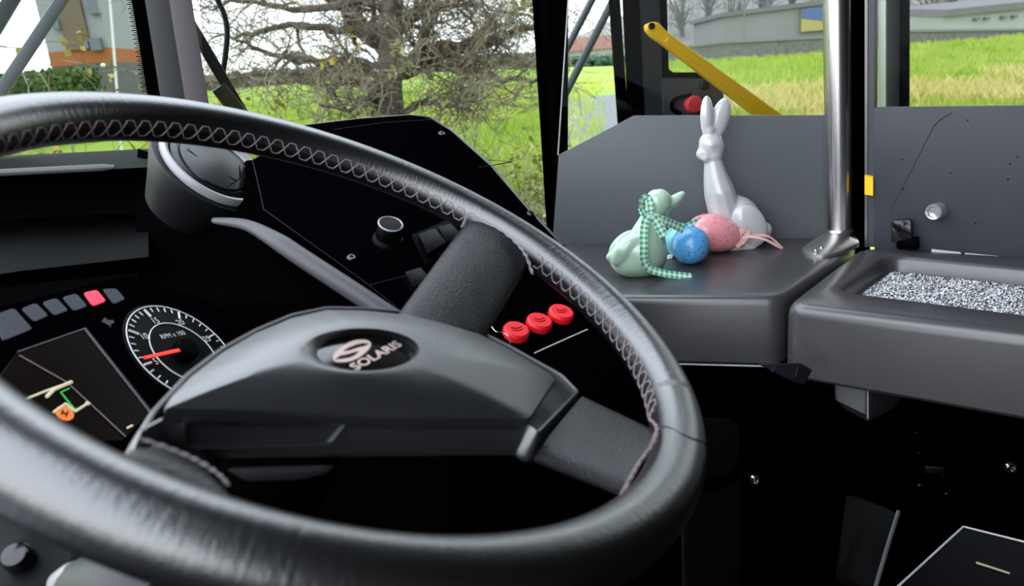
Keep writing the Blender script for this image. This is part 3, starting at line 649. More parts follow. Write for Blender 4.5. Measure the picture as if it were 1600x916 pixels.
obj('latch_foot', *prism([dp(x, y, 0.0) for x, y in [(1404, 376), (1436, 368), (1438, 386), (1406, 386)]], DN * 0.02, 0.002), black, lt)
mb = MB()
for a, b in (((1456, 389), (1502, 394)), ((1508, 395), (1560, 400))): mb.add(*prism([dp(a[0], a[1], 0.0), dp(b[0], b[1], 0.0), dp(b[0], b[1] + 3, 0.0), dp(a[0], a[1] + 5, 0.0)], DN * 0.003))
mb.build('sealing_strip', mat('pale_seal', (0.55, 0.53, 0.52), 0.4), cab)
mb = MB(); mb.add(*tube(cat([dp(x, y, -0.0035) for x, y in [(1487, 176), (1470, 186), (1458, 198)]], 5), 0.0009, 5)); mb.add(*tube([dp(1458, 199, -0.0038), dp(1432, 250, -0.0038), dp(1397, 318, -0.0038), dp(1390, 330, -0.0038)], 0.0005, 5)); mb.build('scratch', mat('scratch_dark', (0.02, 0.022, 0.026), 0.5), cab)
specks = MB()
for x, y in ((1410, 249), (1411, 296), (1485, 270), (1578, 256), (1590, 246), (1575, 280), (1512, 188), (1524, 349)): specks.add(*lathe(dp(x, y, -0.004), DN, [(0.0013, 0), (0.0008, 0.0006)], 8))
specks.build('dirt_speck', black, cab)
# black door post between pole and cab door, with its small buffer
post = thing('door_post', dp(1338, 420, -0.06), 'tall black post in the gap between steel pole and cab door', 'post')
obj('post_profile', *box((dp(1339, -280, -0.05) + dp(1339, 440, -0.05)) / 2, dd * 0.020, DN * 0.012, (dp(1339, -280, -0.05) - dp(1339, 440, -0.05)) / 2, 0.002), matte, post)
obj('buffer', *lathe(dp(1335, 276, -0.04), (DN + _R * -0.5).normalized(), [(0.004, -0.01), (0.004, 0.012), (0.011, 0.013), (0.012, 0.018), (0.009, 0.021), (0.002, 0.022)], 22), black, post)

# ================================================================== FIGURINES
def fig(base):
    """a figurine standing upright on base: spots seen on the upright plane through its middle"""
    s = depth(base) / FPX; yp = V((0, base.y, 0)); yn = V((0, 1, 0))
    P = lambda x, y: PL(x, y, yp, yn)
    def E(mb, cx, cy, rx, ry, rot=0.0, rz=None, dz=0.0, src=None):
        r = R_(rot); c = P(cx, cy); ex, ey = P(cx + 1, cy) - c, P(cx, cy + 1) - c
        blob(mb, c + yn * dz * s, (ex * math.cos(r) + ey * math.sin(r)) * rx, (ey * math.cos(r) - ex * math.sin(r)) * ry, yn * (rz or min(rx, ry)) * s, src)
    def chain(mb, pts, n=6):
        for (x0, y0, r0, z0), (x1, y1, r1, z1) in zip(pts[:-1], pts[1:]):
            for k in range(n + 1):
                t = k / n; E(mb, x0 + (x1 - x0) * t, y0 + (y1 - y0) * t, r0 + (r1 - r0) * t, r0 + (r1 - r0) * t, 0, None, z0 + (z1 - z0) * t, ICO2)
    return s, E, chain
# rabbit
bb = sz(1148, 384); BD = depth(bb)
rabbit = thing('rabbit_figurine', bb, 'tall white ceramic rabbit with upright ears sitting on the ledge', 'rabbit figurine')
s, E, chain = fig(bb); mb = MB()
E(mb, 1159, 346, 32, 41, -20, 32); E(mb, 1148, 358, 34, 29, 0, 31); E(mb, 1160, 366, 28, 22, 0, 30)
E(mb, 1164, 348, 25, 34, -22, 10, -25); E(mb, 1164, 348, 25, 34, -22, 10, 25)                       # haunches
chain(mb, [(1115, 256, 15.5, 0), (1119, 280, 20.5, 0), (1124, 300, 25, 0), (1130, 322, 26, 0), (1137, 345, 26, 0), (1139, 360, 24, 0)], 10)
chain(mb, [(1142, 310, 12, 0), (1156, 328, 19, 0)])
chain(mb, [(1122, 330, 12, -10), (1121, 360, 10, -12), (1119, 380, 9, -13)]); chain(mb, [(1124, 330, 12, 10), (1124, 360, 10, 12), (1124, 380, 9, 13)])
E(mb, 1116, 384, 14, 7, 0, 8, -14); E(mb, 1116, 383, 14, 7, 0, 8, 12)
E(mb, 1150, 384, 24, 8, 0, 9, -24); E(mb, 1150, 382, 24, 8, 0, 9, 22)
E(mb, 1112, 227, 20, 22, -15, 18.5); E(mb, 1104, 239, 14.5, 15, -20, 14); E(mb, 1114, 241, 15, 13, 0, 17); E(mb, 1097, 241, 9.5, 9.5, 0, 9)
for dz in (-10, 10): E(mb, 1101, 246, 8, 7, 0, 7, dz * 0.7); E(mb, 1108, 226, 6, 4, 25, 5, dz * 1.6)
E(mb, 1103.5, 183, 10.5, 34, 0, 8.5, -3); E(mb, 1107, 204, 9, 12, 0, 9, -3)
E(mb, 1124.5, 186, 15, 35, 18, 8.5, 0); E(mb, 1119, 206, 10, 12, 15, 9, 2)
body = fuse('body', mb, ceramic, rabbit, 0.0021, 7)
# press the ear hollows and keep the base flat on the ledge
me = body.data
for vtx in me.vertices:
    w_ = vtx.co + bb; 
    d_ = depth(w_); rel = w_ - EYE; px = CX + FPX * rel.dot(_R) / d_; py = CY - FPX * rel.dot(_U) / d_
    if w_.z < SZ + 0.0005: vtx.co.z = SZ + 0.0005 - bb.z
mb = MB(); E(mb, 1196, 360, 10, 13.5, 10, 11, 0, ICO2); tl = fuse('tail', mb, ceramic, rabbit, 0.0018, 3)

# duck
db = sz(1000, 428); DD = depth(db)
duck = thing('duck_figurine', db, 'mint green ceramic duck wearing a gingham ribbon', 'duck figurine')
s, E, chain = fig(db); mb = MB()
E(mb, 1001, 397, 42, 37, -22, 36); E(mb, 1010, 385, 30, 36, 20, 29); E(mb, 990, 408, 37, 26, 0, 33); E(mb, 1010, 410, 27, 24, 0, 27)
chain(mb, [(985, 396, 26, 0), (965, 402, 15, 0), (954, 402, 7.5, 0)], 8)
chain(mb, [(1010, 372, 27, 0), (1015, 352, 20, 0), (1021, 335, 16.5, 0)]); E(mb, 1028, 317, 20.5, 21.5, -20, 18.5); E(mb, 1031, 314, 18.5, 19, 0, 18)
E(mb, 975, 388, 30, 15, -42, 9, -21); E(mb, 978, 386, 30, 15, -42, 9, 21)
chain(mb, [(1040, 319, 11.5, 0), (1051, 315, 9.5, 0), (1060, 308.5, 7.6, 0), (1066.5, 303, 5.0, 0)], 8)
E(mb, 1033, 427, 14, 5, 5, 9, -10); E(mb, 1033, 424, 14, 5, 5, 9, 10)
dbody = fuse('body', mb, mint, duck, 0.0020, 6)
for vtx in dbody.data.vertices:
    if vtx.co.z + db.z < SZ + 0.0005: vtx.co.z = SZ + 0.0005 - db.z
# gingham ribbon
gm = bpy.data.materials.new('green_gingham'); gm.use_nodes = True; nt = gm.node_tree; b = nt.nodes['Principled BSDF']; b.inputs['Roughness'].default_value = 0.8
uvn = nt.nodes.new('ShaderNodeUVMap'); sx = nt.nodes.new('ShaderNodeSeparateXYZ'); nt.links.new(uvn.outputs[0], sx.inputs[0]); sq = []
for ax in (0, 1):
    fr_ = nt.nodes.new('ShaderNodeMath'); fr_.operation = 'FRACT'; nt.links.new(sx.outputs[ax], fr_.inputs[0]); gt = nt.nodes.new('ShaderNodeMath'); gt.operation = 'GREATER_THAN'; gt.inputs[1].default_value = 0.5; nt.links.new(fr_.outputs[0], gt.inputs[0]); sq.append(gt)
ad = nt.nodes.new('ShaderNodeMath'); ad.operation = 'ADD'; nt.links.new(sq[0].outputs[0], ad.inputs[0]); nt.links.new(sq[1].outputs[0], ad.inputs[1]); hf = nt.nodes.new('ShaderNodeMath'); hf.operation = 'MULTIPLY'; hf.inputs[1].default_value = 0.5; nt.links.new(ad.outputs[0], hf.inputs[0])
rr_ = nt.nodes.new('ShaderNodeValToRGB'); rr_.color_ramp.elements[0].color = (0.72, 0.86, 0.76, 1); rr_.color_ramp.elements[1].color = (0.03, 0.33, 0.15, 1); nt.links.new(hf.outputs[0], rr_.inputs['Fac']); nt.links.new(rr_.outputs['Color'], b.inputs['Base Color'])
def ribbon(name, pts, wpx, m, parent, s, D, tilt=0.0, sq_px=3.9, n=8, thick=0.0006, wend=None, base=None):
    """pts: (px, py, dz in px towards the scene, width angle in degrees)"""
    P = cat([PL(x, y, V((0, base.y + z * s, 0)), V((0, 1, 0))) if base else W(x, y, D + z * s) for x, y, z, a in pts], n); A = cat([V((a, 0, 0)) for x, y, z, a in pts], n)
    N = len(P); vv = []; uv = []; L = 0; ff = []
    for i, p in enumerate(P):
        if i: L += (P[i] - P[i - 1]).length
        t = (P[min(i + 1, N - 1)] - P[max(i - 1, 0)]).normalized(); a = R_(A[i].x)
        w0 = t.cross(-_F); w0 = w0.normalized() if w0.length > 0.05 else _U.copy(); nn_ = t.cross(w0).normalized(); wv = (w0 * math.cos(a) + nn_ * math.sin(a)); nv = t.cross(wv).normalized()
        hw = wpx / 2 * s * (1 if wend is None else (1 + (wend - 1) * i / (N - 1)))
        for (q, g) in ((-1, 1), (1, 1), (1, -1), (-1, -1)):
            vv.append(p + wv * hw * q + nv * thick / 2 * g); uv.append((L / (sq_px * s * 2), q * wpx / (sq_px * 4) + 0.25))
    for i in range(N - 1):
        for k in range(4): ff.append([i * 4 + k, i * 4 + (k + 1) % 4, (i + 1) * 4 + (k + 1) % 4, (i + 1) * 4 + k])
    ff += [[0, 1, 2, 3], [(N - 1) * 4 + k for k in (3, 2, 1, 0)]]
    return obj(name, vv, ff, m, parent, 40, uv=uv)
# collar round the neck, two hanging ends and a standing loop
def ring_path(cx, cy, rx, ry, rz, tiltpx, n=24):
    return [(cx + rx * math.cos(t), cy + tiltpx * math.cos(t) + ry * math.sin(t) * 0.0 + 4 * math.sin(t), -rz * math.sin(t), 0) for t in [2 * math.pi * i / n for i in range(n + 1)]]
nk = [(1002, 326, 0, 0), (1005, 333, -10, 0), (1012, 338, -17, 0), (1022, 341, -20, 0), (1033, 341, -16, 0), (1040, 339, -8, 0), (1042, 337, 2, 0), (1036, 333, 14, 0), (1020, 330, 19, 0), (1006, 327, 12, 0), (1002, 326, 0, 0)]
ribbon('ribbon_collar', nk, 10, gm, duck, s, DD, n=4, base=db)
ribbon('ribbon_loop', [(1012, 337, -20, 0), (1004, 328, -20, 20), (1002, 317, -18, 30), (1007, 308, -15, 10), (1014, 310, -14, 0), (1017, 322, -19, 0), (1017, 334, -21, 0)], 9, gm, duck, s, DD, n=6, base=db)
ribbon('ribbon_tail', [(1014, 336, -22, 0), (1008, 348, -25, 0), (1006, 366, -34, 0), (1006, 388, -42, 0), (1006, 402, -43, 0), (1009, 414, -42, 0), (1019, 422, -42, -10), (1036, 427, -43, -25), (1056, 430, -43, -25), (1081, 433, -43, -20)], 12, gm, duck, s, DD, n=8, base=db)
ribbon('ribbon_tail', [(1018, 338, -22, 0), (1026, 347, -24, 10), (1032, 358, -27, 0), (1038, 369, -30, 0)], 14, gm, duck, s, DD, n=8, base=db)
ribbon('ribbon_tail', [(1024, 340, -22, 0), (1038, 346, -22, 10), (1052, 351, -16, 0), (1068, 359, -10, 0)], 13, gm, duck, s, DD, n=8, base=db)

# eggs
def eggmat(name, c, dark):
    M = bpy.data.materials.new(name); M.use_nodes = True; nt = M.node_tree; b = nt.nodes['Principled BSDF']; b.inputs['Roughness'].default_value = 0.25; b.inputs['Coat Weight'].default_value = 0.3
    tc = nt.nodes.new('ShaderNodeTexCoord'); vo = nt.nodes.new('ShaderNodeTexVoronoi'); vo.inputs['Scale'].default_value = 170; vo.inputs['Randomness'].default_value = 1
    r = nt.nodes.new('ShaderNodeValToRGB'); r.color_ramp.interpolation = 'CONSTANT'; r.color_ramp.elements[0].color = (*dark, 1); r.color_ramp.elements[1].color = (*c, 1); r.color_ramp.elements[1].position = 0.19
    nt.links.new(tc.outputs['Object'], vo.inputs['Vector']); nt.links.new(vo.outputs['Distance'], r.inputs['Fac']); nt.links.new(r.outputs['Color'], b.inputs['Base Color']); return M
def egg(name, base_px, cx, cy, r1, r2, rot, yaw, m, label, kk=0.12):
    bp_ = sz(*base_px); D = depth(bp_); s = D / FPX; a = R_(rot); y = R_(yaw)
    ax = (c2w(math.cos(a), math.sin(a), 0) * math.cos(y) + _F * math.sin(y)); bx, dx = frame_of(ax)
    C = W(cx, cy, D); vv = [ (ax * p.x * r1 + (bx * p.y + dx * p.z) * r2 * (1 - kk * p.x)) * s for p in ICO3[0]]
    lo = min(p.z for p in vv); C = V((C.x, C.y, SZ - lo + 0.0004))
    o = obj(name, [C + p for p in vv], ICO3[1], m, None, 60); return tag(o, label, 'egg', 'speckled easter eggs on the ledge'), D, s
blue_m = eggmat('blue_speckled', (0.105, 0.38, 0.74), (0.02, 0.06, 0.14)); pink_m = eggmat('pink_speckled', (0.88, 0.33, 0.36), (0.25, 0.07, 0.08)); teal_m = eggmat('teal_speckled', (0.22, 0.60, 0.58), (0.04, 0.15, 0.15))
eb, EDb, esb = egg('easter_egg', (1078, 414), 1080, 388, 30.5, 29.5, 0, 55, blue_m, 'blue speckled egg in front of the pink egg')
ep, EDp, esp = egg('easter_egg', (1120, 396), 1117, 371, 45, 29, 12, 10, pink_m, 'pink speckled egg leaning against the white rabbit', 0.1)
et, EDt, est = egg('easter_egg', (1062, 402), 1062, 380, 27, 24, -70, 20, teal_m, 'teal egg mostly hidden behind the blue egg')
ribbon('gingham_ribbon', [(1056, 366, -8, 0), (1068, 358, -16, 0), (1082, 351, -22, 0), (1097, 345, -20, 0)], 12, gm, None, esp, EDp, n=8)
tag(bpy.data.objects['gingham_ribbon'], 'short piece of mint gingham ribbon across the top of the eggs', 'ribbon')
pinkr = mat('pink_satin', (0.80, 0.45, 0.42), 0.45)
pr = thing('pink_ribbon', sz(1190, 392), 'pink satin ribbon trailing from the pink egg', 'ribbon')
ribbon('ribbon_strip', [(1150, 376, -8, 0), (1168, 369, -6, -10), (1186, 367, -4, -30), (1205, 372, -4, -50), (1221, 388, -4, -20)], 6, pinkr, pr, esp, EDp)
ribbon('ribbon_strip', [(1152, 374, -8, 0), (1172, 370, -14, 10), (1194, 374, -18, 20), (1214, 384, -14, 10), (1223, 388, -10, 0)], 4, pinkr, pr, esp, EDp)
ribbon('ribbon_loop', [(1158, 378, -10, 0), (1154, 368, -12, 0), (1160, 360, -12, 0), (1167, 361, -10, 0), (1164, 372, -10, 0), (1150, 385, -12, 0)], 9, pinkr, pr, esp, EDp)
mb = MB(); mb.add(*prism([sz(1033, 407, SZ + 0.0006), sz(1038, 400, SZ + 0.004), sz(1053, 397, SZ + 0.006), sz(1050, 404, SZ + 0.0006)], (0, 0, 0.0006)))
tag(mb.build('paper_tag', mat('white_paper', (0.8, 0.8, 0.8), 0.7)), 'small white paper tag between the duck and the blue egg', 'tag')

# ================================================================== DARK FOOTWELL
ped = thing('pedestal_box', W(1120, 1000, 0.85), 'dark plastic pedestal right of the steering wheel rim', 'pedestal')
tp = [W(1080, 655, 0.86), W(1148, 655, 0.90), W(1160, 690, 0.86), W(1150, 745, 0.80), W(1060, 760, 0.76)]
obj('pedestal_body', *loft([roundpoly([p + V((0, 0, -0.9)) for p in tp], 0.015, 5), roundpoly([p + V((0, 0, -0.02)) for p in tp], 0.015, 5), roundpoly([p + V((0, 0, -0.012)) for p in tp], 0.015, 5)]), mat('pedestal_plastic', (0.0015, 0.0012, 0.002), 0.5, spec=0.15), ped, 40)
cc = sum(tp, V((0, 0, 0))) / 5
obj('pedestal_lid', *loft([roundpoly([p + V((0, 0, -0.012)) for p in tp], 0.015, 5), roundpoly([p for p in tp], 0.015, 5), roundpoly([p * 0.95 + cc * 0.05 + V((0, 0, 0.004)) for p in tp], 0.015, 5)]), black, ped, 40)
lw_ = thing('cab_wall_panel', (0.9, 1.30, 0.4), 'dark lower cab wall panel under the ledge and tray', 'wall panel')
mb = MB(); mb.add(*aabox(0.25, 2.4, 1.32, 1.36, 0.36, 1.50)); mb.build('panel_sheet', matte, lw_)
def fw(px, py, o=0.0): return PL(px, py, V((0, 1.315 - o, 0)), V((0, -1, 0)))
mpl = obj('mounting_plate', *prism([fw(x, y) for x, y in [(1163, 733), (1190, 732), (1212, 740), (1216, 756), (1206, 768), (1165, 760)]], (0, -0.006, 0), 0.001), black, lw_)
def bolt(px, py, r): 
    c = fw(px, py, 0.004); mb = MB(); mb.add(*lathe(c, (0, -1, 0), [(r, 0), (r, 0.004), (r * 0.65, 0.004), (r * 0.6, 0.012), (r * 0.4, 0.013), (r * 0.3, 0.009)], 18)); return mb.build('bolt', chrome, lw_, 40)
bolt(1178, 748, 0.011); bolt(1577, 729, 0.013)
cat_ = thing('catch_bracket', fw(1455, 780, 0.03), 'small bright metal catch in the dark under the tray', 'catch')
obj('catch_plate', *prism([fw(x, y, 0.01) for x, y in [(1440, 724), (1470, 726), (1468, 745), (1462, 735), (1441, 736)]], (0, -0.012, 0), 0.001), chrome, cat_)
for x, y, r in ((1437, 758, 0.008), (1479, 771, 0.006), (1432, 676, 0.004), (1436, 708, 0.003)):
    mb = MB(); blob(mb, fw(x, y, 0.01), (r, 0, 0), (0, r, 0), (0, 0, r), ICO2); mb.build('rivet', screwm, cat_)
wed = thing('footrest_wedge', W(1380, 1000, 1.0), 'dark grey upright wedge panel in the footwell', 'footrest')
obj('wedge_face', *prism([W(1358, 785, 1.02), W(1403, 800, 0.98), W(1366, 930, 0.94), W(1340, 930, 1.0)], _F * 0.05 + _R * -0.01, 0.004), mat('wedge_plastic', (0.0018, 0.0018, 0.002), 0.6, spec=0.08), wed)
mb = MB(); mb.add(*tube([W(1404, 799, 0.975), W(1388, 850, 0.955), W(1366, 925, 0.935)], 0.0028, 8)); mb.build('wedge_edge', mat('wedge_edge_grey', (0.05, 0.05, 0.055), 0.5), wed)
fb = thing('floor_locker', W(1560, 1000, 1.0), 'low black locker with pale edge trim in the lower right', 'locker')
lk = [W(1507, 825, 1.05), W(1720, 880, 0.98), W(1720, 1100, 0.8), W(1260, 1040, 0.85)]
ln_ = (lk[1] - lk[0]).cross(lk[3] - lk[0]).normalized(); ln_ = ln_ if ln_.dot(EYE - lk[0]) > 0 else -ln_
lk = [PL(x, y, lk[0], ln_) for x, y in [(1505, 824), (1720, 878), (1720, 1100), (1280, 1030)]]
obj('locker_top', *prism(lk, -ln_ * 0.3), mat('locker_black', (0.0012, 0.0012, 0.002), 0.6, spec=0.08), fb)
mb = MB(); mb.add(*tube([lk[3] + ln_ * 0.001, lk[0] + ln_ * 0.001, lk[1] + ln_ * 0.001], 0.0016, 6)); mb.build('edge_trim', edgem, fb)
tv, tf = text_mesh('--------', 1.0, 0.05)
mb = MB(); mb.add(*prism([PL(x, y, lk[0] + ln_ * 0.0006, ln_) for x, y in [(1525, 878), (1577, 895), (1578, 898), (1525, 881)]], ln_ * 0.0006)); mb.build('locker_mark', mat('mark_yellowish', (0.5, 0.45, 0.25), 0.5), fb)
# lower left: side control panel and stalk
sp_ = thing('side_panel', W(40, 1000, 0.5), 'dark side control panel below the wheel at lower left', 'control panel')
obj('panel_plate', *prism(roundpoly([W(-60, 800, 0.50), W(40, 815, 0.50), W(118, 870, 0.47), W(60, 960, 0.44), W(-80, 940, 0.45)], 0.01, 4), _F * 0.03, 0.002), mat('side_panel_plastic', (0.0018, 0.002, 0.003), 0.5, spec=0.1), sp_)
bc = W(28, 872, 0.466); obj('panel_knob', *lathe(bc, c2w(0.1, -0.6, -0.8), [(0.009, -0.006), (0.009, 0.004), (0.007, 0.007), (0.001, 0.008)], 24), gloss, sp_)
stk = thing('column_stalk', W(150, 980, 0.42), 'rounded grey column stalk peeking out below the wheel rim', 'stalk')
sa, sb = W(135, 925, 0.40), W(230, 935, 0.36)
obj('stalk_grip', *tube(cat([W(128, 930, 0.42), W(150, 925, 0.40), W(200, 925, 0.37), W(260, 960, 0.35)], 6), [0.012, 0.015, 0.017, 0.018, 0.019, 0.02] + [0.02] * 13, 20), mat('stalk_grey', (0.014, 0.016, 0.018), 0.55, spec=0.3), stk)
obj('stalk_ring', *tube([W(96, 912, 0.44), W(112, 905, 0.43), W(122, 900, 0.425)], [0.008, 0.0095, 0.009], 20), mat('stalk_white', (0.25, 0.24, 0.25), 0.3), stk)

# ================================================================== THE ROOM: windscreen, posts, floor, roof
def struct(name, vf, m, ang=30): 
    o = obj(name, vf[0], vf[1], m, None, ang); o['kind'] = 'structure'; return o
struct('window_1', prism([ws(x, y, 0.02) for x, y in [(-420, -420), (225, -420), (248, 262), (-420, 300)]], WSN * 0.006), glass)
struct('window_2', prism([ws(x, y, 0.02) for x, y in [(290, -420), (848, -420), (884, 420), (330, 330)]], WSN * 0.006), glass)
def strip(l0, l1, r0, r1, o, th): return prism([ws(*l0, o), ws(*r0, o), ws(*r1, o), ws(*l1, o)], WSN * th, 0.002)
struct('trim_1', strip((136, -420), (251, 270), (172, -420), (272, 270), 0.008, 0.025), matte)            # black band left of the post
struct('trim_2', strip((160, -420), (270, 270), (197, -420), (309, 270), -0.01, 0.05), pillar_m)
struct('trim_3', strip((197, -420), (309, 270), (230, -420), (348, 290), -0.03, 0.06), pillar_w)
struct('trim_4', strip((822, -420), (886, 420), (890, -420), (874, 420), -0.01, 0.05), matte)             # right front post
mb = MB()
for i in range(44):
    y = -4 + i * 3.4; x0 = 206 + (y / 143) * 24
    mb.add(*prism([ws(x0 - 5 - 3 * (i % 2), y, 0.019), ws(x0 + 2, y, 0.019), ws(x0 + 2, y + 1.5, 0.019), ws(x0 - 5 - 3 * (i % 2), y + 1.5, 0.019)], WSN * 0.0006))
fr_ = mb.build('trim_5', matte, None, None); fr_['kind'] = 'structure'
wf = [WS0 - wsd * 1.2 + WSN * 0.03, WS1 + wsd * 0.35 + WSN * 0.03]
struct('wall_front', prism([V((wf[0].x, wf[0].y, 0.3)), V((wf[1].x, wf[1].y, 0.3)), V((wf[1].x, wf[1].y, 1.22)), V((wf[0].x, wf[0].y, 1.22))], WSN * 0.05), matte)
struct('floor', aabox(-2.2, 8, -0.9, 2.6, 0.25, 0.36), mat('rubber_floor', (0.002, 0.002, 0.002), 0.9, spec=0.1))
ceil_pts = [V((x, y, 0)) for x, y in [(0.05, -0.8), (8, -0.8), (8, 2.6), (0.45, 2.6), (0.40, 1.25), (-0.75, 0.75), (-0.75, 0.22), (0.05, 0.22)]]
struct('ceiling_cut_for_sky', prism([V((p.x, p.y, 3.0)) for p in ceil_pts], (0, 0, 0.06)), mat('roof_lining', (0.06, 0.06, 0.062), 0.8))  # out of view; outline cut so sky light reaches rim and hub
struct('wall_near_shade', aabox(0.05, 3, -0.86, -0.8, 0.25, 3.0), mat('side_wall', (0.03, 0.03, 0.032), 0.8))  # unseen, closed to full height to keep the far rim dark
struct('wall_near_rear_shade', aabox(3, 8, -0.86, -0.8, 0.25, 3.0), MATS['side_wall'])  # unseen windowless side, made solid to dim the saloon
struct('wall_near_front', aabox(-1.9, 0.05, -0.86, -0.8, 0.25, 1.42), MATS['side_wall'])
struct('wall_far_shade', aabox(3.0, 8, 2.6, 2.66, 0.25, 3.0), MATS['side_wall'])  # blind wall added out of view to block bright sky from the rim
struct('wall_rear', aabox(8, 8.06, -0.8, 2.6, 0.25, 3.0), MATS['side_wall'])

# entrance door of the bus beyond the partition
D0, D1 = W(1000, 100, 2.0), W(1500, 60, 2.1)
d_d = (D1 - D0); d_d.z = 0; d_d.normalize(); D_N = d_d.cross(V((0, 0, 1))); D_N = D_N if D_N.dot(EYE - D0) > 0 else -D_N
def bd(px, py, o=0.0): return PL(px, py, D0 + D_N * o, D_N)
edoor = thing('door_1', bd(1150, 700), 'grey framed bus entrance door with glass beyond the partition', 'door', kind='structure')
obj('door_stile', *prism([bd(x, y) for x, y in [(976, -300), (1030, -300), (1046, 460), (1018, 460)]], -D_N * 0.04, 0.003), doorframe, edoor)
obj('door_seal', *prism([bd(x, y, 0.01) for x, y in [(965, -300), (985, -300), (1020, 460), (1000, 460)]], -D_N * 0.04), matte, edoor)
obj('front_seal', *prism([bd(x, y, 0.01) for x, y in [(934, -300), (948, -300), (990, 300), (977, 300)]], -D_N * 0.03), matte, edoor)
fr1 = MB(); fr1.add(*prism([bd(x, y, 0.004) for x, y in [(1020, -300), (1034, -300), (1045, 108), (1052, 113), (1118, 113), (1118, 122), (1036, 122)]], -D_N * 0.03)); fr1.build('window_frame', matte, edoor)
obj('lock_box', *prism(roundpoly([bd(x, y, 0.012) for x, y in [(1036, 122), (1130, 122), (1132, 300), (1040, 300)]], 0.01, 3), -D_N * 0.05), mat('lock_box_grey', (0.06, 0.06, 0.068), 0.5), edoor)
obj('emergency_knob', *lathe(bd(1081, 163, 0.012), D_N, [(0.024, 0), (0.024, 0.02), (0.020, 0.026), (0.002, 0.027)], 28), mat('soft_red', (0.75, 0.05, 0.06), 0.4), edoor, 40)['label'] = 'red round emergency knob'
mb = MB(); mb.add(*tube(cat([bd(x, y, 0.02) for x, y in [(1064, 178), (1050, 170), (1053, 157), (1068, 151), (1080, 149)]], 5), 0.006, 8)); mb.build('cable_loop', matte, edoor)
obj('key_cylinder', *lathe(bd(1099, 134, 0.012), D_N, [(0.012, 0), (0.012, 0.01), (0.008, 0.012), (0.006, 0.008)], 20), screwm, edoor)
# yellow bar with a rounded drilled end
yb = [(1010, 38), (1022, 33), (1031, 36), (1042, 48), (1225, 180), (1340, 262), (1310, 276), (1180, 180), (1032, 66), (1020, 58), (1011, 48)]
ybar = thing('handrail_bar', bd(1280, 230, 0.07), 'yellow slanting grab bar fixed to the entrance door', 'grab bar')
obj('bar', *prism([bd(x, y, 0.10) for x, y in yb], -D_N * 0.030, 0.006, 3), yellow, ybar, 40)
mb = MB(); mb.add(*tube([bd(1042, 62, 0.1005), bd(1200, 180, 0.1005), bd(1325, 270, 0.1005)], 0.006, 8)); mb.build('bar_fold', yellow, ybar)
mb = MB(); mb.add(*lathe(bd(1018, 41, 0.10), D_N, [(0.0085, -0.005), (0.0085, 0.002), (0.005, 0.003), (0.003, 0.001)], 18)); mb.build('bar_screw', gloss, ybar)
struct('window_3', prism([bd(x, y, -0.02) for x, y in [(1046, -300), (1346, -300), (1346, 420), (1046, 420)]], -D_N * 0.005), glass3)
# posts seen behind the cab door glass
gpost = thing('door_rail', bd(1395, 420), 'pale aluminium rail behind the cab door glass', 'rail')
obj('rail_face', *prism([bd(x, y) for x, y in [(1384, -300), (1408, -300), (1406, 420), (1384, 420)]], -D_N * 0.04, 0.006), mat('anodised', (0.62, 0.62, 0.63), 0.4, metal=0.7), gpost)
obj('rail_seal', *prism([bd(x, y, -0.01) for x, y in [(1406, -300), (1422, -300), (1421, 420), (1404, 420)]], -D_N * 0.04), doorframe, gpost)

# wiper arms and hose outside the windscreen
def bar_px(name, pts, w, th, m, label, catg, off=0.05):
    a, b = ws(*pts[0], off), ws(*pts[1], off); t = (b - a).normalized(); sd = t.cross(WSN); k = w * depth((a + b) / 2) / FPX / 2
    return tag(obj(name, *box((a + b) / 2, t * ((b - a).length / 2), sd * k, WSN * th / 2, 0.003), m, None, 30), label, catg)
wg = mat('wiper_grey', (0.5, 0.51, 0.53), 0.4)
bar_px('wiper_arm', ((-100, 295), (230, -200)), 17, 0.016, wg, 'grey wiper arm slanting across the left windscreen', 'wiper')
bar_px('wiper_arm', ((-150, 280), (130, -187)), 20, 0.02, mat('wiper_dark', (0.2, 0.21, 0.22), 0.5), 'dark arm at the far left edge of the windscreen', 'wiper', 0.09)
wr = thing('wiper_arm', ws(380, 170, 0.06), 'black wiper arm right of the windscreen post', 'wiper')
a, b = ws(296, 35, 0.06), ws(390, 195, 0.06); t = (b - a).normalized(); obj('arm_bar', *box((a + b) / 2, t * ((b - a).length / 2), t.cross(WSN) * 0.011, WSN * 0.006, 0.002), mat('wiper_black', (0.11, 0.105, 0.10), 0.5), wr)
a, b = ws(341, 136, 0.055), ws(400, 212, 0.055); t = (b - a).normalized(); obj('arm_sleeve', *box((a + b) / 2, t * ((b - a).length / 2), t.cross(WSN) * 0.0155, WSN * 0.009, 0.003), mat('wiper_olive', (0.17, 0.15, 0.08), 0.5), wr)
mb = MB(); mb.add(*tube(cat([ws(x, y, 0.07) for x, y in [(318, -60), (338, -5), (350, 22), (355, 50), (352, 88), (349, 110), (351, 128), (356, 150)]], 6), 0.0055, 8))
tag(mb.build('washer_hose', mat('hose_rubber', (0.06, 0.06, 0.06), 0.5)), 'thin black washer hose hanging beside the wiper arm', 'hose')
mt = thing('reflected_arm', bd(925, 140, -0.3), 'grey crossed struts standing in for reflected arms, outside the front door glass', 'reflected arm')  # added rods in place of the arms reflected in the glass
for pts, r in (([(850, 145), (1010, -165)], 0.011), ([(860, 192), (1030, -140)], 0.012)):
    mb = MB(); mb.add(*tube([bd(x, y, -0.25) for x, y in pts], r, 10)); mb.build('strut', mat('strut_grey', (0.10, 0.115, 0.12), 0.5), mt)

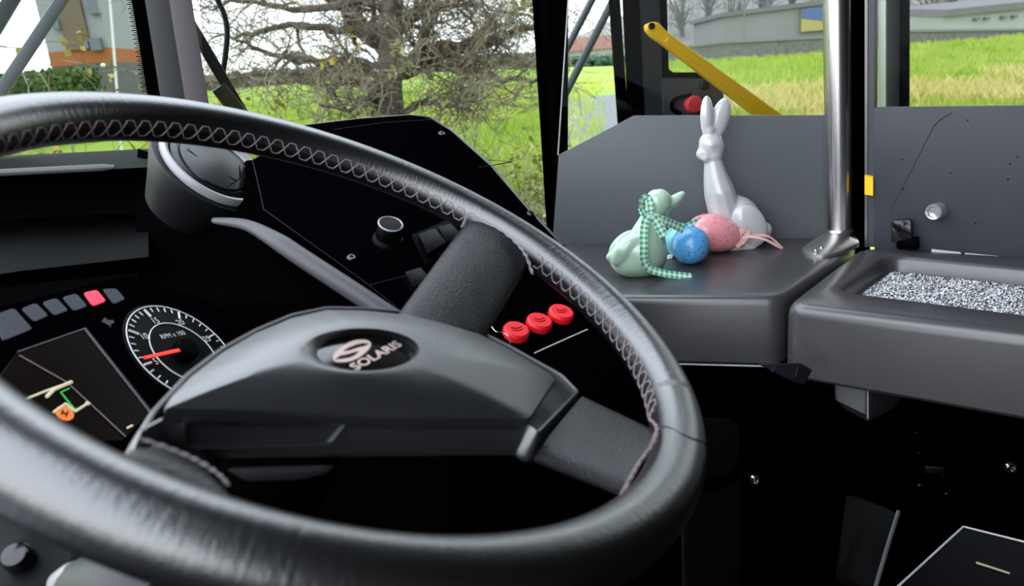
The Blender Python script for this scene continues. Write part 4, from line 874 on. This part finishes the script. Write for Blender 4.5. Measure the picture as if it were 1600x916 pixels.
# ================================================================== OUTSIDE
def sstep(a, b, x): t = min(1, max(0, (x - a) / (b - a))); return t * t * (3 - 2 * t)
def terrain(x, y):
    k = sstep(-6, 14, x); return sstep(7, 36, y) * (2.35 * (1 - k) + 1.62 * k) + sstep(60, 120, y) * 9 * (0.25 + 0.75 * sstep(0, 30, x))
nx, ny = 90, 90; v = []; 
for j in range(ny + 1):
    for i in range(nx + 1):
        y = -12 + 132 * (j / ny) ** 1.3; x = -90 + 180 * i / nx; v.append((x, y, terrain(x, y) - 0.02))
f = [[j * (nx + 1) + i, j * (nx + 1) + i + 1, (j + 1) * (nx + 1) + i + 1, (j + 1) * (nx + 1) + i] for j in range(ny) for i in range(nx)]
meadow = mat('meadow', (0.20, 0.32, 0.04), 0.95, spec=0.1, var=(0.35, (0.33, 0.40, 0.08), 0.35, 0.7))
gr = obj('ground', v, [q for q in f if v[q[0]][1] < 62], meadow, None, 60); gr['kind'] = 'structure'
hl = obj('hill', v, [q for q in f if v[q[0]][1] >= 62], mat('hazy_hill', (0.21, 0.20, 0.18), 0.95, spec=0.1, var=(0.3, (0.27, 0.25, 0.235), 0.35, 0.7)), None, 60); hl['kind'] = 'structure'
rv, rf = prism([V((-80, -30, -0.005)), V((80, -30, -0.005)), V((80, 4.8, -0.005)), V((-80, 4.8, -0.005))], (0, 0, 0.025))
ro_ = obj('roadway', rv, rf, mat('asphalt', (0.14, 0.145, 0.155), 0.9)); ro_['kind'] = 'structure'
def hit(px, py, lo=2.0, hi=200):
    r = ray(px, py); d = lo
    while d < hi:
        p = EYE + r * d
        if p.z <= terrain(p.x, p.y): return p
        d *= 1.01
    return EYE + r * hi
def blades(name, n, wedge, y0, y1, h0, h1, w, m, label, thresh=None):
    vv = []; ff = []
    (xa, xb) = wedge
    for i in range(n):
        y = y0 + (y1 - y0) * random.random() ** 1.6
        x = (random.uniform(xa, xb) - CX) / FPX * y * 1.02
        if thresh and math.sin(x * 1.3 + 2.1 * math.sin(y * 0.7)) + math.sin(y * 0.9 + x * 0.4) < thresh: continue
        z = terrain(x, y) - 0.03; h = random.uniform(h0, h1); a = random.uniform(0, math.pi); l = random.uniform(-0.6, 0.6) * h; l2 = random.uniform(-0.4, 0.4) * h; ww = w * (0.6 + y / 14)
        k = len(vv); dx, dy = math.cos(a) * ww, math.sin(a) * ww * 0.4
        vv += [(x - dx, y - dy, z), (x + dx, y + dy, z), (x + dx * 0.7 + l * 0.4, y + l2 * 0.4, z + h * 0.6), (x + l, y + l2, z + h)]
        ff += [[k, k + 1, k + 2, k + 3]]
    o = obj(name, vv, ff, m, None, None); return tag(o, label, 'grass', kind='stuff')
gA = mat('grass_blade', (0.27, 0.39, 0.05), 0.8, spec=0.1, var=(1.1, (0.48, 0.52, 0.11), 0.35, 0.65))
gB = mat('dry_blade', (0.62, 0.50, 0.17), 0.9, spec=0.1, var=(2.0, (0.72, 0.62, 0.30), 0.35, 0.65))
blades('grass', 26000, (260, 960), 6, 26, 0.10, 0.28, 0.008, gA, 'green meadow grass around the bare tree')
blades('grass', 34000, (980, 1700), 8, 34, 0.10, 0.30, 0.010, gA, 'green grass bank seen through the door windows')
blades('dry_grass', 30000, (1000, 1720), 8, 21, 0.15, 0.45, 0.010, gB, 'dry yellow grass on the bank behind the cab door', -0.5)
blades('dry_grass', 5000, (260, 700), 6, 18, 0.10, 0.35, 0.007, gB, 'dry stalks at the foot of the bare tree', 0.3)

# tree generator: one wood mesh per part
class Wood:
    def __init__(s): s.big = MB(); s.small = MB(); s.tips = []
    def limb(s, pts, r0, r1, lvl, kids, spread=1.0, sides=None, up=0.15):
        n = len(pts); rad = [r0 + (r1 - r0) * i / (n - 1) for i in range(n)]
        (s.big if r0 > 0.03 else s.small).add(*tube(pts, rad, sides or (9 if r0 > 0.08 else 5 if r0 > 0.02 else 3)))
        s.tips.append(pts[-1])
        if lvl <= 0 or not kids: return
        for k in range(kids[0]):
            i = random.randint(max(1, n // 5), n - 1); p = pts[i]; t = (pts[i] - pts[i - 1]).normalized()
            d = (t * 0.55 + V((random.gauss(0, 1), random.gauss(0, 0.8), random.gauss(up, 0.8))) * 0.6 * spread).normalized()
            L = (pts[-1] - pts[0]).length * random.uniform(0.28, 0.6) if lvl > 1 else random.uniform(0.25, 0.6)
            s.limb(s.walk(p, d, L, 6 if lvl > 1 else 4, 0.34), max(0.0048, rad[i] * random.uniform(0.4, 0.65)), 0.0034, lvl - 1, kids[1:], spread, up=up)
    def walk(s, p, d, L, n, wob):
        out = [V(p)]; d = V(d)
        for i in range(n):
            d = (d + V((random.gauss(0, wob), random.gauss(0, wob), random.gauss(0.02, wob)))).normalized(); out.append(out[-1] + d * L / n)
        return out
TD = 9.0
def tw(px, py, dz=0): return W(px, py, TD + dz)
tb = tw(612, 330); tb.z = terrain(tb.x, tb.y)
tree = thing('bare_tree', tb, 'gnarled bare tree with spreading twiggy branches beyond the windscreen', 'tree')
wd = Wood()
trunk = cat([tb, tw(612, 240), tw(608, 180), tw(606, 130), tw(612, 85), tw(610, 40), tw(612, -10), tw(600, -80), tw(610, -200)], 4)
wd.limb(trunk, 0.215, 0.11, 0, None)
wd.big.add(*tube(cat([tb + V((-0.18, 0, 0)), tw(585, 220), tw(596, 165), tw(602, 120)], 4), [0.14] * 6 + [0.10] * 7, 9))
L = [([(618, 115), (655, 100), (690, 78), (735, 75), (775, 62), (830, 40), (880, 10)], 0.12, 0.02, 0), ([(620, 100), (652, 88), (662, 55), (675, 22), (700, 8), (745, 8)], 0.10, 0.02, -0.4),
     ([(612, 60), (640, 30), (672, 0), (710, -30)], 0.10, 0.03, 0.3), ([(605, 120), (560, 100), (500, 96), (440, 90), (370, 62)], 0.09, 0.015, -0.5), ([(605, 90), (565, 55), (520, 45), (450, 40), (380, 55), (330, 60)], 0.08, 0.012, 0.5),
     ([(605, 60), (560, 40), (545, 0), (540, -60)], 0.13, 0.06, 0.6), ([(610, 20), (560, 0), (480, 15), (400, 5), (330, 10)], 0.07, 0.012, -0.8), ([(606, 150), (560, 130), (500, 135), (430, 115), (360, 120)], 0.07, 0.01, -0.8),  # the thick limb going up left draws the reflected second trunk
     ([(660, 95), (720, 100), (770, 118), (830, 125), (860, 120)], 0.06, 0.012, -0.6), ([(690, 78), (730, 110), (715, 150), (720, 170)], 0.05, 0.012, -0.9), ([(735, 75), (765, 35), (790, 20), (850, 35)], 0.05, 0.01, 0.5),
     ([(608, 165), (570, 150), (545, 170), (500, 165)], 0.05, 0.01, -1.2), ([(614, 190), (660, 160), (700, 168), (760, 150)], 0.05, 0.01, -1.0), ([(560, 20), (500, -10), (430, -20)], 0.07, 0.015, 1.0), ([(640, 30), (720, -5), (800, -15)], 0.06, 0.015, -1.2)]
for pts, r0, r1, dz in L:
    c = cat([tw(x, y, dz * i / len(pts)) for i, (x, y) in enumerate(pts)], 4)
    c = [p + V((random.gauss(0, 0.018), random.gauss(0, 0.05), random.gauss(0, 0.018))) for p in c]
    wd.limb(c, r0, r1, 3, (12, 6, 3), up=0.1)
wd.big.build('trunk', bark, tree, 60); tw_ = wd.small.build('twigs', twigm, tree, 60)
mb = MB()
def petals(mb, c, r, k=5):
    for _ in range(k):
        a = V((random.gauss(0, 1), random.gauss(0, 1), random.gauss(0, 1))).normalized() * r; b = a.cross(V((random.random(), random.random(), 1))).normalized() * r * 0.8
        o = c + V((random.gauss(0, r), random.gauss(0, r), random.gauss(0, r))); mb.add([o - a, o + b, o + a, o - b], [[0, 1, 2, 3]])
for t_ in random.sample(wd.tips, min(1100, len(wd.tips))): petals(mb, t_, 0.014, 2)
for x, y in ((615, 72), (622, 85), (630, 100), (640, 98), (606, 112), (818, 8), (826, 4), (812, 12)): petals(mb, tw(x, y, -0.8), 0.05, 9)
mb.build('blossom', blossom_m, tree, None)
# flowering shrub low at the right of the windscreen
def shrub(name, spots, n, hmin, hmax, label, m=twigm, fl=blossom_m, lf=leafm, nf=200, spread=0.5, nl=300, ps=1.0):
    c0 = sum(spots, V((0, 0, 0))) / len(spots); c0.z = min(p.z for p in spots)
    r = thing(name, c0, label, 'shrub'); w = Wood()
    for i in range(n):
        p = random.choice(spots) + V((random.gauss(0, spread * 0.5), random.gauss(0, 0.4), 0)); d = V((random.gauss(0, 0.6), random.gauss(0, 0.5), 1)).normalized()
        w.limb(w.walk(p, d, random.uniform(hmin, hmax), 8, 0.3), 0.010, 0.003, 2, (6, 3), up=0.1)
    w.small.build('twigs', m, r, 60)
    a = MB(); b = MB()
    for t_ in random.sample(w.tips, min(nf, len(w.tips))): petals(a, t_, 0.018 * ps, 3)
    for t_ in random.sample(w.tips, min(nl, len(w.tips))): petals(b, t_, 0.022 * ps, 3)
    a.build('blossom', fl, r, None); b.build('leaves', lf, r, None); return r
def gsp(px, d): 
    p = W(px, 250, d); p.z = terrain(p.x, p.y); return p
shrub('flowering_shrub', [gsp(x, 6.3) for x in (740, 775, 810, 840)], 26, 0.7, 1.35, 'thin flowering shrub low in front of the meadow, right of the tree', nf=260, nl=460, ps=1.3)
shrub('twiggy_bush', [gsp(x, 7.6) for x in (400, 450, 500, 545, 660, 700)], 46, 0.8, 1.7, 'tangle of bare brown stems at the foot of the tree', nf=60, nl=420, lf=leafy)
shrub('leafy_bush', [gsp(x, 7.0) for x in (60, 110, 150, 190, 30)], 20, 1.9, 3.0, 'yellow leaved bush outside the left windscreen', nf=260, fl=leafy, lf=leafy, nl=700, ps=1.7)

# stand-ins for the reflection in the partition glass, between the posts
reflected_road = MB()
def terr_strip(x0, x1, ya, yb, dz, n=24):
    vv = []; 
    for i in range(n + 1):
        y = ya + (yb - ya) * i / n
        for x in (x0, x1):
            X = (x - CX) / FPX * y * 1.03; vv.append((X, y, terrain(X, y) + dz))
    return vv, [[2 * i, 2 * i + 1, 2 * i + 3, 2 * i + 2] for i in range(n)]
reflected_road.add(*terr_strip(884, 1008, 6.0, 22.0, 0.03)); rd = reflected_road.build('reflected_road', mat('asphalt', (0.14, 0.145, 0.155), 0.9)); rd['kind'] = 'structure'  # strip added in place of the reflected street
mb = MB()
for ya, yb in ((9.6, 9.95), (14.2, 14.9)): mb.add(*terr_strip(884, 1008, ya, yb, 0.045, 3))
lm = mb.build('reflected_road_marking', mat('road_white', (0.40, 0.40, 0.40), 0.8), None); lm['kind'] = 'structure'  # white lines of the reflection, laid on the added strip
def house(name, px0, px1, pyb, pyw, pyr, d, wallm, roofm, label):
    a, b = W(px0, pyb, d), W(px1, pyb, d); z0 = min(a.z, b.z) - 1.0; zw = W(px0, pyw, d).z; zr = W((px0 + px1) / 2, pyr, d).z; dep = 5.0
    r = thing(name, (a.x, a.y, z0), label, 'house')
    obj('walls', *prism([V((a.x, a.y, z0)), V((b.x, a.y, z0)), V((b.x, a.y + dep, z0)), V((a.x, a.y + dep, z0))], (0, 0, zw - z0)), wallm, r)
    o = 0.3; ym = a.y + dep / 2
    v = [(a.x - o, a.y - o, zw), (b.x + o, a.y - o, zw), (b.x + o, a.y + dep + o, zw), (a.x - o, a.y + dep + o, zw), (a.x + 0.2, ym, zr), (b.x - 0.2, ym, zr)]
    obj('roof', v, [[0, 1, 5, 4], [2, 3, 4, 5], [1, 2, 5], [3, 0, 4], [0, 3, 2, 1]], roofm, r, None)
    for k in range(3):
        x = a.x + (b.x - a.x) * (k + 0.7) / 3.4; w = (b.x - a.x) * 0.09
        obj('window', *aabox(x - w, x + w, a.y - 0.06, a.y + 0.05, zw - 1.0 * (zw - z0) * 0.35, zw - (zw - z0) * 0.12), mat('dark_window', (0.10, 0.12, 0.14), 0.2), r)
    return r
wallw = mat('render_white', (0.33, 0.33, 0.32), 0.9); wallg = mat('warehouse_grey', (0.25, 0.23, 0.235), 0.9); roofr = mat('roof_red', (0.17, 0.06, 0.04), 0.9); roofg = mat('roof_grey', (0.17, 0.155, 0.165), 0.9)
house('reflected_house', 878, 975, 112, 82, 55, 46, wallw, roofr, 'reflected white house with a red roof, built beyond the front door glass')  # added as real walls and roof in place of a reflection
def hedge(name, px0, px1, d, h, m, label, n=500, r=0.35):
    mb = MB(); a, b = W(px0, 110, d), W(px1, 110, d)
    for i in range(n):
        x = random.uniform(a.x, b.x); y = a.y + random.uniform(-0.5, 0.5); z = terrain(x, y) + random.uniform(0, h); q = r * random.uniform(0.5, 1.2)
        e = V((random.gauss(0, 1), random.gauss(0, 1), random.gauss(0, 1))).normalized() * q; g_ = e.cross(V((random.gauss(0, 1), 1, random.gauss(0, 1)))).normalized() * q
        mb.add([V((x, y, z)) - e, V((x, y, z)) + g_, V((x, y, z)) + e, V((x, y, z)) - g_], [[0, 1, 2, 3]])
    return tag(mb.build(name, m, None, None), label, 'hedge')
hedge('reflected_hedge', 872, 985, 34, 0.35, mat('hedge_green', (0.03, 0.08, 0.043), 0.9), 'dark green hedge of the glass reflection, below the red roofed house', 500, 0.17)  # greenery of the same reflection, added as leaves
hedge('field_hedge', 250, 880, 40, 0.7, mat('hedge_brown', (0.24, 0.21, 0.17), 0.95), 'brown leafless hedge along the far edge of the meadow', 3500, 0.3)
hedge('garden_hedge', -180, 140, 20, 1.9, mat('hedge_olive', (0.08, 0.13, 0.035), 0.95), 'olive green hedge outside the left windscreen', 9000, 0.085)
# block put in for the building reflected in the left windscreen
ab = thing('reflected_block', W(140, 180, 30), 'grey and orange block for the windscreen reflection, outside the left windscreen', 'building')
a0, a1 = W(92, 150, 30), W(186, 150, 30)
obj('ground_floor', *aabox(a0.x, a1.x, a0.y, a0.y + 6, 0.5, W(120, 102, 30).z), mat('flat_grey_dark', (0.10, 0.10, 0.10), 0.9), ab)
obj('orange_storey', *aabox(a0.x, a1.x, a0.y - 0.02, a0.y + 6, W(120, 102, 30).z, W(120, 80, 30).z), mat('flat_orange', (0.31, 0.10, 0.035), 0.9), ab)
obj('upper_storey', *aabox(a0.x, a1.x, a0.y, a0.y + 6, W(120, 80, 30).z, W(120, -60, 30).z), mat('flat_grey', (0.26, 0.265, 0.28), 0.9), ab)
obj('stair_tower', *aabox(W(118, 80, 30).x, W(155, 80, 30).x, a0.y - 0.15, a0.y + 5, W(120, 80, 30).z, W(120, -60, 30).z), mat('flat_brown', (0.15, 0.11, 0.08), 0.9), ab)
for x, y, w, h in ((160, 70, 14, 20), (165, 12, 14, 26), (146, 70, 6, 14), (105, 40, 9, 16)):
    p, q = W(x - w / 2, y + h / 2, 29.8), W(x + w / 2, y - h / 2, 29.8); obj('window', *aabox(p.x, q.x, a0.y - 0.25, a0.y, p.z, q.z), mat('dark_window', (0.1, 0.12, 0.14), 0.2), ab)
lp = thing('lamp_post', gsp(175, 12), 'thin pale post in front of the reflected block', 'post')
mb = MB(); p0 = gsp(178, 12); mb.add(*tube([p0, W(160, -150, 12)], 0.02, 8)); mb.build('post_tube', mat('post_pale', (0.6, 0.6, 0.58), 0.5), lp)
mb = MB(); blob(mb, W(161, 102, 11.9), (0.035, 0, 0), (0, 0.035, 0), (0, 0, 0.035), ICO2); mb.build('post_lamp', mat('post_lamp_white', (0.85, 0.85, 0.85), 0.4), lp)
# warehouse with sign, retaining wall and long white building on the right
wh = thing('warehouse', W(1210, 90, 62), 'pale warehouse with a blue and yellow sign board', 'warehouse')
a0, a1 = W(1128, 80, 62), W(1420, 55, 62); zt = W(1285, 8, 62).z; yb_ = a0.y
prof = [V((a0.x, yb_, 0.5)), V((a1.x, yb_, 0.5)), V((a1.x, yb_, zt + 0.3)), V((W(1285, 8, 62).x, yb_, zt)), V((a0.x, yb_, W(1128, 28, 62).z))]
obj('walls', *prism(prof, (0, 9, 0)), wallg, wh)
mb = MB(); mb.add(*prism([prof[4] + V((-0.3, -0.3, 0)), prof[3] + V((0, -0.3, 0)), prof[2] + V((0.3, -0.3, 0)), prof[2] + V((0.3, -0.3, 0.35)), prof[3] + V((0, -0.3, 0.35)), prof[4] + V((-0.3, -0.3, 0.35))], (0, 9.6, 0))); mb.build('roof', roofg, wh)
x0, x1 = W(1247, 30, 61.8).x, W(1300, 30, 61.8).x; zb, zm, zt2 = W(1265, 49, 61.8).z, W(1265, 32, 61.8).z, W(1265, 14, 61.8).z
sg = obj('sign_board', *aabox(x0, x1, yb_ - 0.35, yb_ - 0.1, zb, zt2), mat('sign_yellow', (0.42, 0.34, 0.12), 0.7), wh); sg['label'] = 'blue and yellow sign board'
obj('sign_field', *prism([V((x0, yb_ - 0.36, zm + 0.2)), V((x1, yb_ - 0.36, zm - 0.35)), V((x1, yb_ - 0.36, zt2)), V((x0, yb_ - 0.36, zt2))], (0, -0.03, 0)), mat('sign_blue', (0.09, 0.13, 0.28), 0.7), sg)
mb = MB(); mb.add(*tube([W(1163, 70, 60), W(1163, -30, 60)], 0.06, 6)); mb.build('downpipe', roofg, wh)
rw = thing('retaining_wall', W(1500, 80, 48), 'long grey stone wall along the top of the grass bank', 'stone wall')
stone = mat('stone', (0.13, 0.12, 0.115), 0.95, bump=[(6, 0.6, 0.1)], var=(4, (0.20, 0.185, 0.18), 0.35, 0.65))
c = [hit(1040, 97), hit(1130, 88), hit(1285, 83)]; 
wy = 40.0
def at_y(px, py, y): 
    r = ray(px, py); return EYE + r * (y / r.y)
pts = [(1030, 98, 80), (1130, 88, 68), (1290, 82, 60), (1420, 73, 50), (1600, 63, 48), (1760, 55, 47)]
mb = MB(); vv = []
for x, yb2, yt2 in pts:
    p = at_y(x, yb2 + 8, wy); q = at_y(x, yt2, wy); vv += [p, q, q + V((0, 0.5, 0)), p + V((0, 0.5, 0))]
ff = [[4 * i + k, 4 * i + (k + 1) % 4, 4 * i + 4 + (k + 1) % 4, 4 * i + 4 + k] for i in range(len(pts) - 1) for k in range(4)] + [[0, 1, 2, 3], [len(vv) - 4 + k for k in (3, 2, 1, 0)]]
mb.add(vv, ff); mb.build('wall_body', stone, rw, 30)
vv = []
for x, yb2, yt2 in pts:
    q = at_y(x, yt2, wy) + V((0, -0.08, 0)); vv += [q, q + V((0, 0, 0.12)), q + V((0, 0.66, 0.12)), q + V((0, 0.66, 0))]
obj('wall_coping', vv, ff, mat('coping', (0.21, 0.20, 0.195), 0.9), rw, 30)
lb = thing('long_building', at_y(1540, 60, 55), 'long low white building with small windows above the wall', 'building')
p0, p1 = at_y(1472, 46, 55), at_y(1760, 22, 55)
cr = [(1474, 50, 24), (1560, 44, 15), (1680, 36, 4), (1780, 28, -6)]
vv = []
for x, b_, t_ in cr:
    p, q = at_y(x, b_, 55), at_y(x, t_, 55); vv += [p - V((0, 0, 1.5)), q, q + V((0, 7, 0.6)), p + V((0, 7, -1.5))]
ff = [[4 * i + k, 4 * i + (k + 1) % 4, 4 * i + 4 + (k + 1) % 4, 4 * i + 4 + k] for i in range(len(cr) - 1) for k in range(4)] + [[0, 1, 2, 3], [len(vv) - 4 + k for k in (3, 2, 1, 0)]]
obj('walls', vv, ff, mat('long_white', (0.38, 0.38, 0.39), 0.9), lb, 30)
vv = []
for x, b_, t_ in cr:
    q = at_y(x, t_, 55); vv += [q + V((-0.2, -0.4, -0.1)), q + V((0, -0.4, 0.35)), q + V((0, 8, 1.1)), q + V((0, 8, 0.6))]
obj('roof', vv, ff, roofg, lb, 30)
for x, y in ((1525, 30), (1541, 29), (1567, 27), (1584, 26)):
    p, q = at_y(x - 4, y + 2.3, 54.9), at_y(x + 4, y - 2.3, 54.9); obj('window', *aabox(p.x, q.x, 54.7, 55.3, p.z, q.z), mat('dark_window', (0.1, 0.12, 0.14), 0.2), lb)
# hazy bare trees on the slope behind the buildings
w = Wood(); base = V((0, 80, 0)); ft = thing('hillside_tree', (40, 84, terrain(40, 84)), 'hazy leafless tree on the slope behind the buildings', 'tree', 'hazy bare trees on the slope'); b0 = V((40, 84, terrain(40, 84)))
for k in range(7):
    d = V((random.gauss(0, 0.25), random.gauss(0, 0.25), 1)).normalized(); w.limb(w.walk(b0 + V((random.gauss(0, 0.3), 0, 0)), d, random.uniform(6, 10), 7, 0.1), 0.12, 0.03, 2, (12, 5), up=0.6)
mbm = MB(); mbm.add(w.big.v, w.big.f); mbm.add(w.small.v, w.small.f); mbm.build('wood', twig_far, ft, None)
labs = [(1040, 78, 1.0), (1075, 84, 1.1), (1110, 90, 1.1), (1150, 82, 1.0), (1190, 88, 1.1), (1230, 92, 1.0), (1270, 80, 0.9), (1432, 78, 1.0), (1462, 82, 1.0), (1500, 88, 1.1), (1550, 95, 1.1), (1590, 92, 1.0)]
for i, (px, y, sc_) in enumerate(labs):
    X = (px - CX) / FPX * y * 1.04; loc = (X, y, terrain(X, y) - 0.3)
    if i == 0: ft.location = loc
    else: dup(ft, loc, None, sc_, random.uniform(0, 6.28))

# ================================================================== LIGHT
wld = bpy.data.worlds.new('overcast'); scene.world = wld; wld.use_nodes = True; nt = wld.node_tree; bg = nt.nodes['Background']
tcw = nt.nodes.new('ShaderNodeTexCoord'); sxyz = nt.nodes.new('ShaderNodeSeparateXYZ'); rw_ = nt.nodes.new('ShaderNodeValToRGB')
rw_.color_ramp.elements[0].color = (0.86, 0.90, 0.92, 1); rw_.color_ramp.elements[1].color = (0.80, 0.88, 1.0, 1); rw_.color_ramp.elements[1].position = 0.7
nt.links.new(tcw.outputs['Generated'], sxyz.inputs[0]); nt.links.new(sxyz.outputs['Z'], rw_.inputs['Fac']); nt.links.new(rw_.outputs['Color'], bg.inputs['Color'])
bg.inputs['Strength'].default_value = 5.4
scene.view_settings.view_transform = 'Standard'; scene.view_settings.look = 'None'; scene.view_settings.gamma = 1; scene.view_settings.use_curve_mapping = False
scene.view_settings.exposure = 0.0
scene.cycles.max_bounces = 8; scene.cycles.transparent_max_bounces = 24; scene.cycles.use_denoising = True
